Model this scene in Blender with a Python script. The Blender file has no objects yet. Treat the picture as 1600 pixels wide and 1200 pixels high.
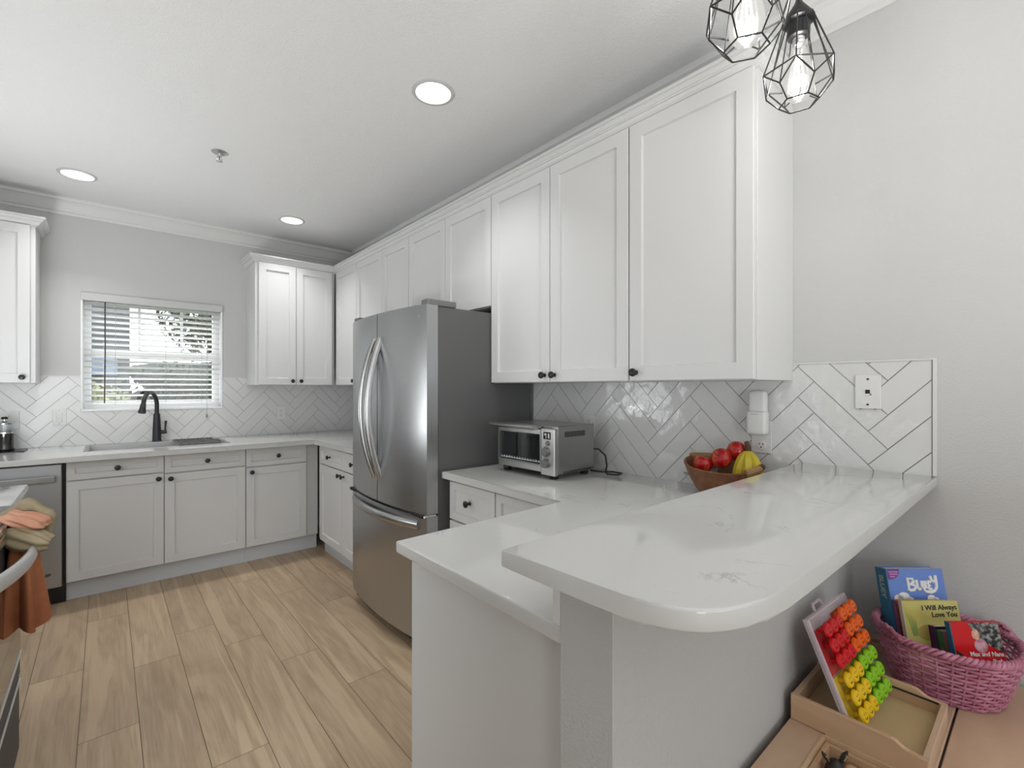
import bpy, bmesh, math, random
from mathutils import Vector, Matrix
PI = math.pi
S = bpy.context.scene
COL = S.collection
random.seed(7)

# ------------------------------------------------------------------ camera, world, big lights, exposure
cd = bpy.data.cameras.new('camera'); cam = bpy.data.objects.new('camera', cd); COL.objects.link(cam)
cam.location = (0, 0, 1.326); cam.rotation_euler = (PI/2, 0, -0.7137)
cd.sensor_width = 36; cd.lens = 732.7/1600*36; cd.shift_y = 6.6/1600; cd.clip_start = .02
S.camera = cam
S.view_settings.view_transform = 'Standard'; S.view_settings.look = 'None'
S.view_settings.exposure = .40; S.view_settings.gamma = 1.0; S.view_settings.use_curve_mapping = False

W = bpy.data.worlds.new('world'); S.world = W; W.use_nodes = True
W.node_tree.nodes['Background'].inputs[0].default_value = (.86, .93, 1, 1)
W.node_tree.nodes['Background'].inputs[1].default_value = 3.2

def light(name, kind, loc, energy, rot=(0, 0, 0), size=None, size_y=None, color=(1, 1, 1), radius=None, spread=None):
    l = bpy.data.lights.new(name, kind); l.energy = energy; l.color = color
    if kind == 'AREA':
        if size_y: l.shape = 'RECTANGLE'; l.size = size; l.size_y = size_y
        else: l.shape = 'DISK'; l.size = size
        if spread: l.spread = spread
    if radius is not None: l.shadow_soft_size = radius
    o = bpy.data.objects.new(name, l); COL.objects.link(o); o.location = loc; o.rotation_euler = rot
    return o
sun = light('sun', 'SUN', (0, 0, 8), 3.2, rot=(math.radians(-47), 0, math.radians(12)), color=(1, .96, .9)); sun.data.angle = .02
# added area fills standing in for unseen daylight, behind and left of the camera
light('rear_fill', 'AREA', (.9, -3.75, 1.7), 12, rot=(PI/2, 0, 0), size=1.9, size_y=1.4, color=(.93, .965, 1))
light('rear_fill', 'AREA', (-1.5, -3.75, 1.15), 30, rot=(PI/2, 0, -.2), size=1.0, size_y=2.0, color=(.93, .965, 1))  # added to lift the base cabinets and back wall
light('left_fill', 'AREA', (-2.95, -.9, 1.4), 8, rot=(PI/2, 0, -PI/2), size=2.6, size_y=1.9, color=(.93, .965, 1))
light('left_fill', 'AREA', (-.72, 1.35, 1.05), 13, rot=(PI/2, 0, -.42), size=1.0, size_y=1.7, color=(.93, .965, 1))  # free-standing added fill aimed at the back corner
light('left_fill', 'AREA', (-.84, 3.0, 1.2), 2.2, rot=(PI/2, 0, -PI/2), size=.55, size_y=.55, color=(.93, .965, 1))  # small panel added to put glints on the right-hand tile
# added upward fills for the ceiling, two at kitchen left, one behind the camera
light('ceiling_fill', 'AREA', (.3, -1.2, 1.0), 38, rot=(PI, 0, 0), size=.9, color=(.95, .975, 1))
light('ceiling_fill', 'AREA', (-.62, .7, .95), 2.5, rot=(PI, 0, 0), size=.5, color=(.95, .975, 1))
light('ceiling_fill', 'AREA', (-.58, 3.2, .94), 10, rot=(PI, 0, 0), size=.45, color=(.95, .975, 1))

# ------------------------------------------------------------------ materials
def mat(name, col=(.8, .8, .8), rough=.5, metal=0, spec=.5, bump=None, coat=0, emit=None, trans=0, ior=1.5, aniso=0):
    m = bpy.data.materials.new(name); m.use_nodes = True
    nt = m.node_tree; b = nt.nodes['Principled BSDF']
    b.inputs['Base Color'].default_value = (*col, 1); b.inputs['Roughness'].default_value = rough
    b.inputs['Metallic'].default_value = metal; b.inputs['Specular IOR Level'].default_value = spec
    b.inputs['Coat Weight'].default_value = coat; b.inputs['Transmission Weight'].default_value = trans
    b.inputs['IOR'].default_value = ior; b.inputs['Anisotropic'].default_value = aniso
    if emit: b.inputs['Emission Color'].default_value = (*emit[0], 1); b.inputs['Emission Strength'].default_value = emit[1]
    if bump:
        scale, strength, dist = bump
        tc = nt.nodes.new('ShaderNodeTexCoord'); n = nt.nodes.new('ShaderNodeTexNoise'); bp = nt.nodes.new('ShaderNodeBump')
        n.inputs['Scale'].default_value = scale; n.inputs['Detail'].default_value = 3
        bp.inputs['Strength'].default_value = strength; bp.inputs['Distance'].default_value = dist
        nt.links.new(tc.outputs['Object'], n.inputs['Vector']); nt.links.new(n.outputs[0], bp.inputs['Height'])
        nt.links.new(bp.outputs[0], b.inputs['Normal'])
    return m

def vary(m, c1, c2, scale=(3, 3, 3), detail=4, lo=.35, hi=.65, coord='Object', dist=0, rough=None):
    """procedural two-tone variation of the base colour"""
    nt = m.node_tree; b = nt.nodes['Principled BSDF']
    tc = nt.nodes.new('ShaderNodeTexCoord'); mp = nt.nodes.new('ShaderNodeMapping'); n = nt.nodes.new('ShaderNodeTexNoise'); r = nt.nodes.new('ShaderNodeValToRGB')
    mp.inputs['Scale'].default_value = scale; n.inputs['Scale'].default_value = 1; n.inputs['Detail'].default_value = detail
    n.inputs['Distortion'].default_value = dist
    r.color_ramp.elements[0].position = lo; r.color_ramp.elements[1].position = hi
    r.color_ramp.elements[0].color = (*c1, 1); r.color_ramp.elements[1].color = (*c2, 1)
    nt.links.new(tc.outputs[coord], mp.inputs[0]); nt.links.new(mp.outputs[0], n.inputs['Vector'])
    nt.links.new(n.outputs[0], r.inputs[0]); nt.links.new(r.outputs[0], b.inputs['Base Color'])
    return m

M = {}
M['wall'] = mat('wall_paint', (.565, .565, .555), .65, bump=(170, .5, .002))
M['ceiling'] = mat('ceiling_paint', (.78, .78, .772), .8, bump=(150, .8, .003))
M['trim'] = mat('trim_paint', (.68, .68, .665), .4)
M['cab'] = mat('cabinet_paint', (.655, .655, .648), .36)
M['toe'] = mat('toe_kick_paint', (.58, .60, .62), .5)
M['panel'] = mat('panel_paint', (.56, .56, .55), .45, bump=(60, .1, .0006))
M['stucco'] = mat('knee_wall_paint', (.50, .50, .492), .65, bump=(170, .5, .003))
M['black'] = mat('black_metal', (.012, .012, .012), .35)
M['matteblack'] = mat('matte_black', (.02, .02, .022), .45)
M['blackplastic'] = mat('black_plastic', (.008, .008, .009), .25)
M['white_plastic'] = mat('white_plastic', (.72, .72, .70), .35)
M['vinyl'] = mat('white_vinyl', (.88, .88, .88), .4)
M['slat'] = mat('blind_slat', (.82, .82, .81), .45)
_n = M['slat'].node_tree; _t = _n.nodes.new('ShaderNodeBsdfTranslucent'); _t.inputs[0].default_value = (.85, .85, .85, 1); _x = _n.nodes.new('ShaderNodeMixShader'); _x.inputs[0].default_value = .6
_n.links.new(_n.nodes['Principled BSDF'].outputs[0], _x.inputs[1]); _n.links.new(_t.outputs[0], _x.inputs[2]); _n.links.new(_x.outputs[0], _n.nodes['Material Output'].inputs[0])
M['dark'] = mat('dark_slot', (.01, .01, .01), .6)
M['chrome'] = mat('chrome', (.75, .75, .75), .12, 1)
M['grout'] = mat('grout', (.36, .36, .355), .8)
M['tile'] = mat('glazed_tile', (.68, .68, .67), .07, bump=(10, .8, .007), coat=0)
M['tile_b'] = mat('satin_tile', (.70, .70, .69), .22, bump=(7, .25, .004))
M['fr_side'] = mat('fridge_side_grey', (.105, .105, .105), .42, 0, bump=(500, .15, .0004))
M['glass_black'] = mat('oven_glass', (.012, .012, .014), .06, coat=.3)
M['cord'] = mat('cord_black', (.012, .012, .012), .5)

def steel(name, col=.52, rough=.24, axis=2, scale=220, aniso=.0):
    m = mat(name, (col*.985, col*1.0, col*1.012), rough, 1)
    nt = m.node_tree; b = nt.nodes['Principled BSDF']
    tc = nt.nodes.new('ShaderNodeTexCoord'); mp = nt.nodes.new('ShaderNodeMapping'); n = nt.nodes.new('ShaderNodeTexNoise'); r = nt.nodes.new('ShaderNodeMapRange')
    sc = [1.5, 1.5, 1.5]
    for k in range(3):
        if k != axis: sc[k] = scale
    mp.inputs['Scale'].default_value = sc; n.inputs['Scale'].default_value = 1; n.inputs['Detail'].default_value = 2
    r.inputs['To Min'].default_value = rough*.88; r.inputs['To Max'].default_value = rough*1.14
    nt.links.new(tc.outputs['Object'], mp.inputs[0]); nt.links.new(mp.outputs[0], n.inputs['Vector']); nt.links.new(n.outputs[0], r.inputs['Value']); nt.links.new(r.outputs[0], b.inputs['Roughness'])
    bp = nt.nodes.new('ShaderNodeBump'); bp.inputs['Strength'].default_value = .012; bp.inputs['Distance'].default_value = .001
    nt.links.new(n.outputs[0], bp.inputs['Height']); nt.links.new(bp.outputs[0], b.inputs['Normal'])
    return m
M['steel'] = steel('brushed_steel', .46, .29)
M['steel_h'] = steel('brushed_steel_across', axis=1)
M['steel_x'] = steel('brushed_steel_sideways', .42, .36, axis=0)
M['steel_d'] = mat('dark_steel_front', (.075, .083, .092), .55, .4)
M['handle'] = mat('satin_steel', (.44, .44, .435), .27, 1)
M['sink'] = mat('sink_steel', (.36, .36, .36), .32, 1)
M['silver'] = mat('silver_plastic', (.50, .50, .49), .28, .9)
M['steel_t'] = mat('satin_grey_steel', (.36, .36, .355), .27, .95)

def quartz():
    m = mat('white_quartz', (.66, .66, .64), .07)
    nt = m.node_tree; b = nt.nodes['Principled BSDF']
    tc = nt.nodes.new('ShaderNodeTexCoord')
    n1 = nt.nodes.new('ShaderNodeTexNoise'); n1.inputs['Scale'].default_value = 3.2; n1.inputs['Detail'].default_value = 8; n1.inputs['Distortion'].default_value = 2.2
    r1 = nt.nodes.new('ShaderNodeValToRGB'); e = r1.color_ramp.elements
    e[0].position = .485; e[0].color = (0, 0, 0, 1); e[1].position = .515; e[1].color = (0, 0, 0, 1)
    k = e.new(.5); k.color = (1, 1, 1, 1)
    n2 = nt.nodes.new('ShaderNodeTexNoise'); n2.inputs['Scale'].default_value = 9; n2.inputs['Detail'].default_value = 4
    r2 = nt.nodes.new('ShaderNodeValToRGB'); r2.color_ramp.elements[0].position = .56; r2.color_ramp.elements[1].position = .72
    mu = nt.nodes.new('ShaderNodeMath'); mu.operation = 'MULTIPLY'
    mx = nt.nodes.new('ShaderNodeMixRGB'); mx.inputs[1].default_value = (.58, .58, .563, 1); mx.inputs[2].default_value = (.36, .36, .35, 1)
    for n in (n1, n2): nt.links.new(tc.outputs['Object'], n.inputs['Vector'])
    nt.links.new(n1.outputs[0], r1.inputs[0]); nt.links.new(n2.outputs[0], r2.inputs[0])
    nt.links.new(r1.outputs[0], mu.inputs[0]); nt.links.new(r2.outputs[0], mu.inputs[1]); nt.links.new(mu.outputs[0], mx.inputs[0]); nt.links.new(mx.outputs[0], b.inputs['Base Color'])
    return m
M['quartz'] = quartz()

def plank_mat():
    m = mat('oak_plank', (.4, .3, .2), .38)
    nt = m.node_tree; b = nt.nodes['Principled BSDF']; L = nt.links.new
    uv = nt.nodes.new('ShaderNodeUVMap'); uv.uv_map = 'grain'
    uv2 = nt.nodes.new('ShaderNodeUVMap'); uv2.uv_map = 'tone'
    sp = nt.nodes.new('ShaderNodeSeparateXYZ'); L(uv2.outputs[0], sp.inputs[0])
    def noise(scale, detail, dist):
        mp = nt.nodes.new('ShaderNodeMapping'); mp.inputs['Scale'].default_value = scale
        n = nt.nodes.new('ShaderNodeTexNoise'); n.inputs['Scale'].default_value = 1; n.inputs['Detail'].default_value = detail; n.inputs['Distortion'].default_value = dist
        L(uv.outputs[0], mp.inputs[0]); L(mp.outputs[0], n.inputs['Vector']); return n
    n1 = noise((8, 1.3, 1), 5, 2.6); n2 = noise((120, 4, 1), 4, .6); n3 = noise((11, .55, 1), 2, .9)
    r1 = nt.nodes.new('ShaderNodeValToRGB'); e = r1.color_ramp.elements
    e[0].position = .30; e[0].color = (.375, .275, .18, 1); e[1].position = .68; e[1].color = (.475, .36, .245, 1)
    k = e.new(.5); k.color = (.43, .32, .215, 1)
    L(n1.outputs[0], r1.inputs[0])
    m2 = nt.nodes.new('ShaderNodeMixRGB'); m2.blend_type = 'MULTIPLY'; m2.inputs[0].default_value = .42
    r2 = nt.nodes.new('ShaderNodeValToRGB'); r2.color_ramp.elements[0].position = .3; r2.color_ramp.elements[0].color = (.66, .63, .60, 1); r2.color_ramp.elements[1].position = .6
    L(n2.outputs[0], r2.inputs[0]); L(r1.outputs[0], m2.inputs[1]); L(r2.outputs[0], m2.inputs[2])
    m3 = nt.nodes.new('ShaderNodeMixRGB'); m3.blend_type = 'MIX'; m3.inputs[2].default_value = (.56, .43, .295, 1)
    r3 = nt.nodes.new('ShaderNodeValToRGB'); r3.color_ramp.elements[0].position = .57; r3.color_ramp.elements[1].position = .62; r3.color_ramp.elements[1].color = (.55, .55, .55, 1)
    L(n3.outputs[0], r3.inputs[0]); L(r3.outputs[0], m3.inputs[0]); L(m2.outputs[0], m3.inputs[1])
    hs = nt.nodes.new('ShaderNodeHueSaturation'); hs.inputs['Saturation'].default_value = 1.06; mr = nt.nodes.new('ShaderNodeMapRange'); mr.inputs['To Min'].default_value = .93; mr.inputs['To Max'].default_value = 1.12
    L(sp.outputs[0], mr.inputs['Value']); L(mr.outputs[0], hs.inputs['Value']); L(m3.outputs[0], hs.inputs['Color']); L(hs.outputs[0], b.inputs['Base Color'])
    bp = nt.nodes.new('ShaderNodeBump'); bp.inputs['Strength'].default_value = .15; bp.inputs['Distance'].default_value = .001
    L(n2.outputs[0], bp.inputs['Height']); L(bp.outputs[0], b.inputs['Normal'])
    return m
M['plank'] = plank_mat()
M['ply'] = vary(mat('birch_ply', (.55, .36, .2), .45), (.50, .335, .225), (.60, .42, .285), (2, 9, 9), 4, .3, .7, dist=1.5)
M['ply_y'] = vary(mat('birch_ply_lengthwise', (.55, .36, .2), .45), (.50, .315, .185), (.60, .40, .25), (9, 1.6, 9), 4, .3, .7, dist=1.5)
M['ply_in'] = vary(mat('birch_tray_floor', (.55, .36, .2), .45), (.50, .36, .185), (.60, .44, .24), (2, 2, 2), 4, .3, .7)
M['bowlwood'] = vary(mat('bowl_wood', (.2, .08, .03), .4), (.14, .048, .018), (.26, .105, .04), (5, 30, 30), 4, .3, .7)
M['rattan'] = mat('rattan', (.36, .2, .08), .6, bump=(200, .6, .003))
M['wicker'] = vary(mat('pink_wicker', (.45, .12, .18), .45), (.38, .12, .185), (.56, .23, .33), (25, 25, 25), 2)
M['apple'] = vary(mat('apple_skin', (.5, .03, .03), .16), (.40, .006, .012), (.66, .16, .05), (40, 40, 8), 4, .42, .8)
M['banana'] = vary(mat('banana_skin', (.7, .5, .05), .45), (.62, .47, .03), (.42, .42, .04), (9, 9, 12), 3, .4, .8)
M['stem'] = mat('brown_stem', (.09, .045, .02), .7)

# ------------------------------------------------------------------ geometry helpers
def origin_of(o):
    v = Vector((0, 0, 0))
    while o is not None: v += o.location; o = o.parent
    return v
def finish(bm, smooth=None):
    bmesh.ops.recalc_face_normals(bm, faces=bm.faces)
    if smooth:
        for f in bm.faces: f.smooth = True
        for e in bm.edges:
            if len(e.link_faces) == 2 and e.calc_face_angle(0) > math.radians(smooth): e.smooth = False
def obj(name, bm, m, parent=None, loc=None, smooth=None, recalc=True):
    """link bm (world coordinates, unless the root is rotated) as one mesh object"""
    if recalc: finish(bm, smooth)
    off = origin_of(parent) if parent else Vector(loc or (0, 0, 0))
    if off.length: bmesh.ops.translate(bm, verts=bm.verts, vec=-off)
    me = bpy.data.meshes.new(name); bm.to_mesh(me); bm.free()
    for k in (m if isinstance(m, (list, tuple)) else [m]): me.materials.append(k)
    o = bpy.data.objects.new(name, me); COL.objects.link(o)
    if parent: o.parent = parent
    else: o.location = off
    return o
def thing(name, loc, label, cat, group=None):
    o = bpy.data.objects.new(name, None); COL.objects.link(o); o.location = loc; o.empty_display_size = .05
    return tag(o, label, cat, group)
def tag(o, label, cat, group=None, kind=None):
    o['label'] = label; o['category'] = cat
    if group: o['group'] = group
    if kind: o['kind'] = kind
    return o
def struct(name, bm, m, parent=None, label=None, smooth=None):
    o = obj(name, bm, m, parent, smooth=smooth); o['kind'] = 'structure'
    if label: o['label'] = label
    return o
def BM(): return bmesh.new()
def box(bm, x0, x1, y0, y1, z0, z1, bev=0, seg=1, mtx=None):
    vs = [bm.verts.new((x, y, z)) for x in (x0, x1) for y in (y0, y1) for z in (z0, z1)]
    fs = [bm.faces.new([vs[i] for i in q]) for q in ((0, 1, 3, 2), (4, 6, 7, 5), (0, 4, 5, 1), (2, 3, 7, 6), (0, 2, 6, 4), (1, 5, 7, 3))]
    if mtx: bmesh.ops.transform(bm, matrix=mtx, verts=vs)
    if bev:
        es = list({e for f in fs for e in f.edges})
        bmesh.ops.bevel(bm, geom=es, offset=bev, segments=seg, affect='EDGES', profile=.5)
    return bm
def cbox(c, s, bev=0, seg=1, mtx=None):
    bm = BM(); box(bm, c[0]-s[0]/2, c[0]+s[0]/2, c[1]-s[1]/2, c[1]+s[1]/2, c[2]-s[2]/2, c[2]+s[2]/2, bev, seg, mtx); return bm
def tube(bm, pts, r, seg=8, closed=False, cap=True, flat=None):
    pts = [Vector(p) for p in pts]; n = len(pts); rings = []; prev = None
    for i, p in enumerate(pts):
        if closed: t = pts[(i+1) % n]-pts[i-1]
        else: t = pts[min(i+1, n-1)]-pts[max(i-1, 0)]
        if t.length < 1e-9: t = Vector((0, 0, 1))
        t.normalize()
        if prev is None:
            a = Vector((0, 0, 1)) if abs(t.z) < .9 else Vector((1, 0, 0)); u = t.cross(a).normalized()
        else: u = (prev-t*prev.dot(t)).normalized()
        prev = u; v = t.cross(u); rr = r[i] if isinstance(r, (list, tuple)) else r
        fl = flat or 1
        rings.append([bm.verts.new(p+u*(rr*math.cos(2*PI*k/seg))+v*(rr*fl*math.sin(2*PI*k/seg))) for k in range(seg)])
    for i in range(n if closed else n-1):
        a, b = rings[i], rings[(i+1) % n]
        for k in range(seg): bm.faces.new((a[k], a[(k+1) % seg], b[(k+1) % seg], b[k]))
    if cap and not closed:
        bm.faces.new(rings[0][::-1]); bm.faces.new(rings[-1])
    return bm
def lathe(bm, prof, c=(0, 0, 0), seg=24, mtx=None, cap=True, sx=1, sy=1):
    """prof: list of (r, z); revolved about z through c"""
    rings = []; made = []
    for r, z in prof:
        rg = [bm.verts.new((c[0]+sx*r*math.cos(2*PI*k/seg), c[1]+sy*r*math.sin(2*PI*k/seg), c[2]+z)) for k in range(seg)]
        rings.append(rg); made += rg
    for a, b in zip(rings, rings[1:]):
        for k in range(seg): bm.faces.new((a[k], a[(k+1) % seg], b[(k+1) % seg], b[k]))
    if cap: bm.faces.new(rings[0][::-1]); bm.faces.new(rings[-1])
    if mtx: bmesh.ops.transform(bm, matrix=mtx, verts=made)
    return bm
def prism(bm, poly, z0, z1, bev=0, seg=2, mtx=None):
    a = [bm.verts.new((x, y, z0)) for x, y in poly]; b = [bm.verts.new((x, y, z1)) for x, y in poly]; n = len(poly)
    fs = [bm.faces.new(a[::-1]), bm.faces.new(b)] + [bm.faces.new((a[i], a[(i+1) % n], b[(i+1) % n], b[i])) for i in range(n)]
    if bev:
        es = list(set(fs[0].edges) | set(fs[1].edges))
        r = bmesh.ops.bevel(bm, geom=es, offset=bev, segments=seg, affect='EDGES', profile=.5)
    if mtx: bmesh.ops.transform(bm, matrix=mtx, verts=list({v for v in a+b if v.is_valid}))
    return bm
def sweep(bm, prof, path):
    """prof: (out, z) points, path: list of (x, y, outx, outy) corner positions with mitre vectors"""
    rings = [[bm.verts.new((x+ox*p, y+oy*p, z)) for p, z in prof] for x, y, ox, oy in path]
    n = len(prof)
    for a, b in zip(rings, rings[1:]):
        for k in range(n): bm.faces.new((a[k], a[(k+1) % n], b[(k+1) % n], b[k]))
    bm.faces.new(rings[0][::-1]); bm.faces.new(rings[-1]); return bm
def frameM(o, u, n):
    u = Vector(u); n = Vector(n); m = Matrix.Identity(4)
    for i in range(3): m[i][0] = u[i]; m[i][1] = n[i]; m[i][2] = (0, 0, 1)[i]; m[i][3] = o[i]
    return m
def xform(bm, m): bmesh.ops.transform(bm, matrix=m, verts=bm.verts); return bm
def shaker(w, h, t=.02, rail=.055, rec=.011, m=None):
    bm = BM()
    def ring(i, n): return [bm.verts.new(p) for p in ((i, n, i), (w-i, n, i), (w-i, n, h-i), (i, n, h-i))]
    R = [ring(0, 0), ring(0, t-.0015), ring(.0015, t), ring(rail, t), ring(rail+.003, t-rec)]
    for a, b in zip(R, R[1:]):
        for k in range(4): bm.faces.new((a[k], a[(k+1) % 4], b[(k+1) % 4], b[k]))
    bm.faces.new(R[0][::-1]); bm.faces.new(R[-1])
    if m: xform(bm, m)
    return bm
KNOB = [(.0095, 0), (.0095, .002), (.006, .004), (.0055, .014), (.010, .018), (.0155, .021), (.0165, .025), (.0155, .0285), (.010, .031), (.0, .0315)]
def knob(parent, p, n):
    n = Vector(n); q = Vector((0, 0, 1)).rotation_difference(n).to_matrix().to_4x4()
    bm = BM(); lathe(bm, KNOB[:-1], seg=18, cap=True); xform(bm, Matrix.Translation(Vector(p)) @ q)
    o = obj('knob', bm, M['black'], parent, smooth=40); o['label'] = 'round black knob'; return o
BK = ((1, 0, 0), (0, -1, 0)); RT = ((0, -1, 0), (-1, 0, 0))     # back-wall run, right-wall run: (along, outward)
def door(parent, side, face, a0, a1, z0, z1, kind='door', kn=None, rail=.055, gap=.0023):
    """a0<a1 are distances along the run (x on the back wall, y on the right wall)"""
    if side is BK: o = (a0+gap, face+.02, z0+gap); w = a1-a0-2*gap
    else: o = (face+.02, a1-gap, z0+gap); w = a1-a0-2*gap
    d = obj(kind, shaker(w, z1-z0-2*gap, rail=rail, m=frameM(o, *side)), M['cab'], parent)
    if kn:
        ka, kz = kn
        knob(d, (ka, face, kz) if side is BK else (face, ka, kz), side[1])
    return d
def text(body, size, mtx, m, parent, depth=.0004, offset=0, name='lettering', align='CENTER', shear=0):
    c = bpy.data.curves.new('t', 'FONT'); c.body = body; c.size = size; c.extrude = depth; c.offset = offset; c.align_x = align; c.align_y = 'CENTER'; c.shear = shear
    c.resolution_u = 4
    t = bpy.data.objects.new('t', c); COL.objects.link(t); bpy.context.view_layer.update()
    me = bpy.data.meshes.new_from_object(t.evaluated_get(bpy.context.evaluated_depsgraph_get()))
    bpy.data.objects.remove(t); bpy.data.curves.remove(c)
    bm = BM(); bm.from_mesh(me); bpy.data.meshes.remove(me); xform(bm, mtx)
    return obj(name, bm, m, parent)
def cut(o, cutters):
    for c in cutters:
        md = o.modifiers.new('b', 'BOOLEAN'); md.object = c; md.operation = 'DIFFERENCE'; md.solver = 'EXACT'
    bpy.context.view_layer.update()
    me = bpy.data.meshes.new_from_object(o.evaluated_get(bpy.context.evaluated_depsgraph_get()))
    o.modifiers.clear(); old = o.data; o.data = me; bpy.data.meshes.remove(old)
    for c in cutters: bpy.data.objects.remove(c)

# ------------------------------------------------------------------ room shell
XR, YB, ZC = 1.917, 4.627, 2.67
WX0, WX1, WZ0, WZ1 = -.133, .742, 1.165, 2.02          # window opening
XL, YR = -3.1, -3.9

def floor():
    bm = BM(); g = bm.loops.layers.uv.new('grain'); tn = bm.loops.layers.uv.new('tone')
    joints = {-1: [3.6, 2.2], 0: [2.995, 1.78], 1: [3.575, 2.375], 2: [2.853, 1.63], 3: [3.09, 1.92], 4: [2.792, 1.57], 5: [3.638, 2.455, 1.24], 6: [3.258, 2.07, .85], 7: [2.951, 1.73], 8: [3.4, 2.2]}
    x0 = -.08; w = .1803; gp = .0011
    for k in range(-17, 12):
        xa = x0+(k-1)*w; xb = xa+w
        js = list(joints.get(k, [])) or [3.2+((k*.61) % 1.2)]
        while js[-1] > YR: js.append(js[-1]-1.22)
        js.insert(0, js[0]+1.22)
        js = [YB+.1]+[j for j in js if YR-.1 < j < YB+.1]+[YR-.1]
        for a, b in zip(js, js[1:]):
            vs = [bm.verts.new(p) for p in ((xa+gp, b+gp, 0), (xb-gp, b+gp, 0), (xb-gp, a-gp, 0), (xa+gp, a-gp, 0))]
            f = bm.faces.new(vs); ox, oy, tone = random.random()*50, random.random()*50, random.random()
            for l in f.loops:
                l[g].uv = (l.vert.co.x-xa+ox, l.vert.co.y+oy); l[tn].uv = (tone, 0)
    # dark bed under the joints
    vs = [bm.verts.new(p) for p in ((XL-.1, YR-.1, -.002), (2.1, YR-.1, -.002), (2.1, YB+.1, -.002), (XL-.1, YB+.1, -.002))]
    f = bm.faces.new(vs); f.material_index = 1
    o = obj('floor', bm, [M['plank'], mat('plank_joint', (.10, .07, .045), .8)], recalc=True)
    o['kind'] = 'structure'
floor()

bm = BM(); box(bm, XL-.1, XR+.1, YR-.1, YB+.1, ZC, ZC+.12)
ceil = struct('ceiling', bm, M['ceiling'])
CANS = [(1.125, 1.845), (-.135, 4.02), (1.124, 3.985)]
cs = []
for x, y in CANS:
    bm = BM(); lathe(bm, [(.081, -.02), (.081, .095)], (x, y, ZC), 48); cs.append(obj('cutter', bm, M['trim']))
cut(ceil, cs)
bm = BM()      # back wall with window hole
for x0, x1, z0, z1 in ((XL-.1, WX0, 0, ZC), (WX1, XR+.1, 0, ZC), (WX0, WX1, 0, WZ0), (WX0, WX1, WZ1, ZC)): box(bm, x0, x1, YB, YB+.15, z0, z1)
struct('wall_back', bm, M['wall'])
bm = BM(); box(bm, XR, XR+.12, YR-.1, YB+.15, 0, ZC); struct('wall_right', bm, M['wall'])
bm = BM(); box(bm, -.98, -.86, 1.2, YB, 0, ZC); struct('wall_left', bm, M['wall'])
bm = BM(); box(bm, XL-.12, XL, YR-.1, YB, 0, ZC); struct('wall_far_left', bm, M['wall'])
bm = BM(); box(bm, XL, XR, YR-.12, YR, 0, ZC); struct('wall_rear', bm, M['wall'])
# knee wall under the raised bar
bm = BM(); box(bm, .592, XR, .445, .557, 0, 1.026, .0015, 1); struct('wall_knee', bm, M['stucco'], label='grey textured knee wall carrying the raised bar top')
bm = BM(); box(bm, .589, .6, .44, .557, .988, 1.0265, .0012); box(bm, .589, XR, .439, .4455, .996, 1.0265, .0012)
box(bm, .5925, XR, .5575, .5755, .9145, 1.0265, .001); struct('trim_3', bm, M['trim'])
# crown mouldings under the ceiling
CR = [(0, -.105), (.008, -.105), (.012, -.092), (.022, -.085), (.055, -.04), (.068, -.026), (.08, -.02), (.084, -.008), (.092, 0), (0, 0)]
CR = [(p, ZC+z-.0005) for p, z in CR]
bm = BM(); sweep(bm, CR, [(-.86, YB, 0, -1), (XR, YB, -1, -1)]); struct('trim_1', bm, M['trim'], smooth=None)
bm = BM(); sweep(bm, CR, [(XR, YB, -1, -1), (XR, YR, -1, 0)]); struct('trim_2', bm, M['trim'])
bm = BM(); box(bm, XR-.014, XR, YR, .44, 0, .1, .003); struct('baseboard_right', bm, M['trim'])

# ------------------------------------------------------------------ herringbone backsplash
def clip(poly, axis, lim, sign):
    out = []
    for i in range(len(poly)):
        a, b = poly[i], poly[(i+1) % len(poly)]
        da, db = sign*(a[axis]-lim), sign*(b[axis]-lim)
        if da >= 0: out.append(a)
        if (da >= 0) != (db >= 0):
            t = da/(da-db); out.append((a[0]+(b[0]-a[0])*t, a[1]+(b[1]-a[1])*t))
    return out
def herring(rects, ws, wz, o1, o2, to3, th=.007, g=.017):
    bm = BM(); r2 = math.sqrt(2)
    smin = min(r[0] for r in rects); smax = max(r[1] for r in rects); zmin = min(r[2] for r in rects); zmax = max(r[3] for r in rects)
    d0 = int(smin*r2/ws+o1)-10; d1 = int(smax*r2/ws+o1)+10; e0 = int(zmin*r2/wz+o2)-10; e1 = int(zmax*r2/wz+o2)+10
    for d in range(d0, d1):
        if d % 8 not in (0, 7): continue
        for e in range(e0, e1):
            if (d+e) % 2: continue
            i, j = (d+e)//2, (e-d)//2
            W_, H_ = (4, 1) if d % 8 == 0 else (1, 4)
            q = [(i+g, j+g), (i+W_-g, j+g), (i+W_-g, j+H_-g), (i+g, j+H_-g)]
            P = [((a-b-o1)*ws/r2, (a+b-o2)*wz/r2) for a, b in q]
            tx, ty = random.gauss(0, .005), random.gauss(0, .005); cx = sum(p[0] for p in P)/4; cz = sum(p[1] for p in P)/4
            for s0, s1, z0, z1 in rects:
                p = clip(clip(clip(clip(P, 0, s0, 1), 0, s1, -1), 1, z0, 1), 1, z1, -1) if P else []
                if len(p) < 3: continue
                top = [bm.verts.new(to3(s, z, th+tx*(s-cx)+ty*(z-cz))) for s, z in p]
                bot = [bm.verts.new(to3(s, z, 0.001)) for s, z in p]
                n = len(p)
                try:
                    bm.faces.new(top)
                    for k in range(n): bm.faces.new((top[k], top[(k+1) % n], bot[(k+1) % n], bot[k]))
                except ValueError: pass
    return bm
ZT = 1.412
rb = [(-.86, WX0-.004, .914, ZT), (WX0-.004, WX1+.004, .914, WZ0-.006), (WX1+.004, XR, .914, ZT)]
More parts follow.
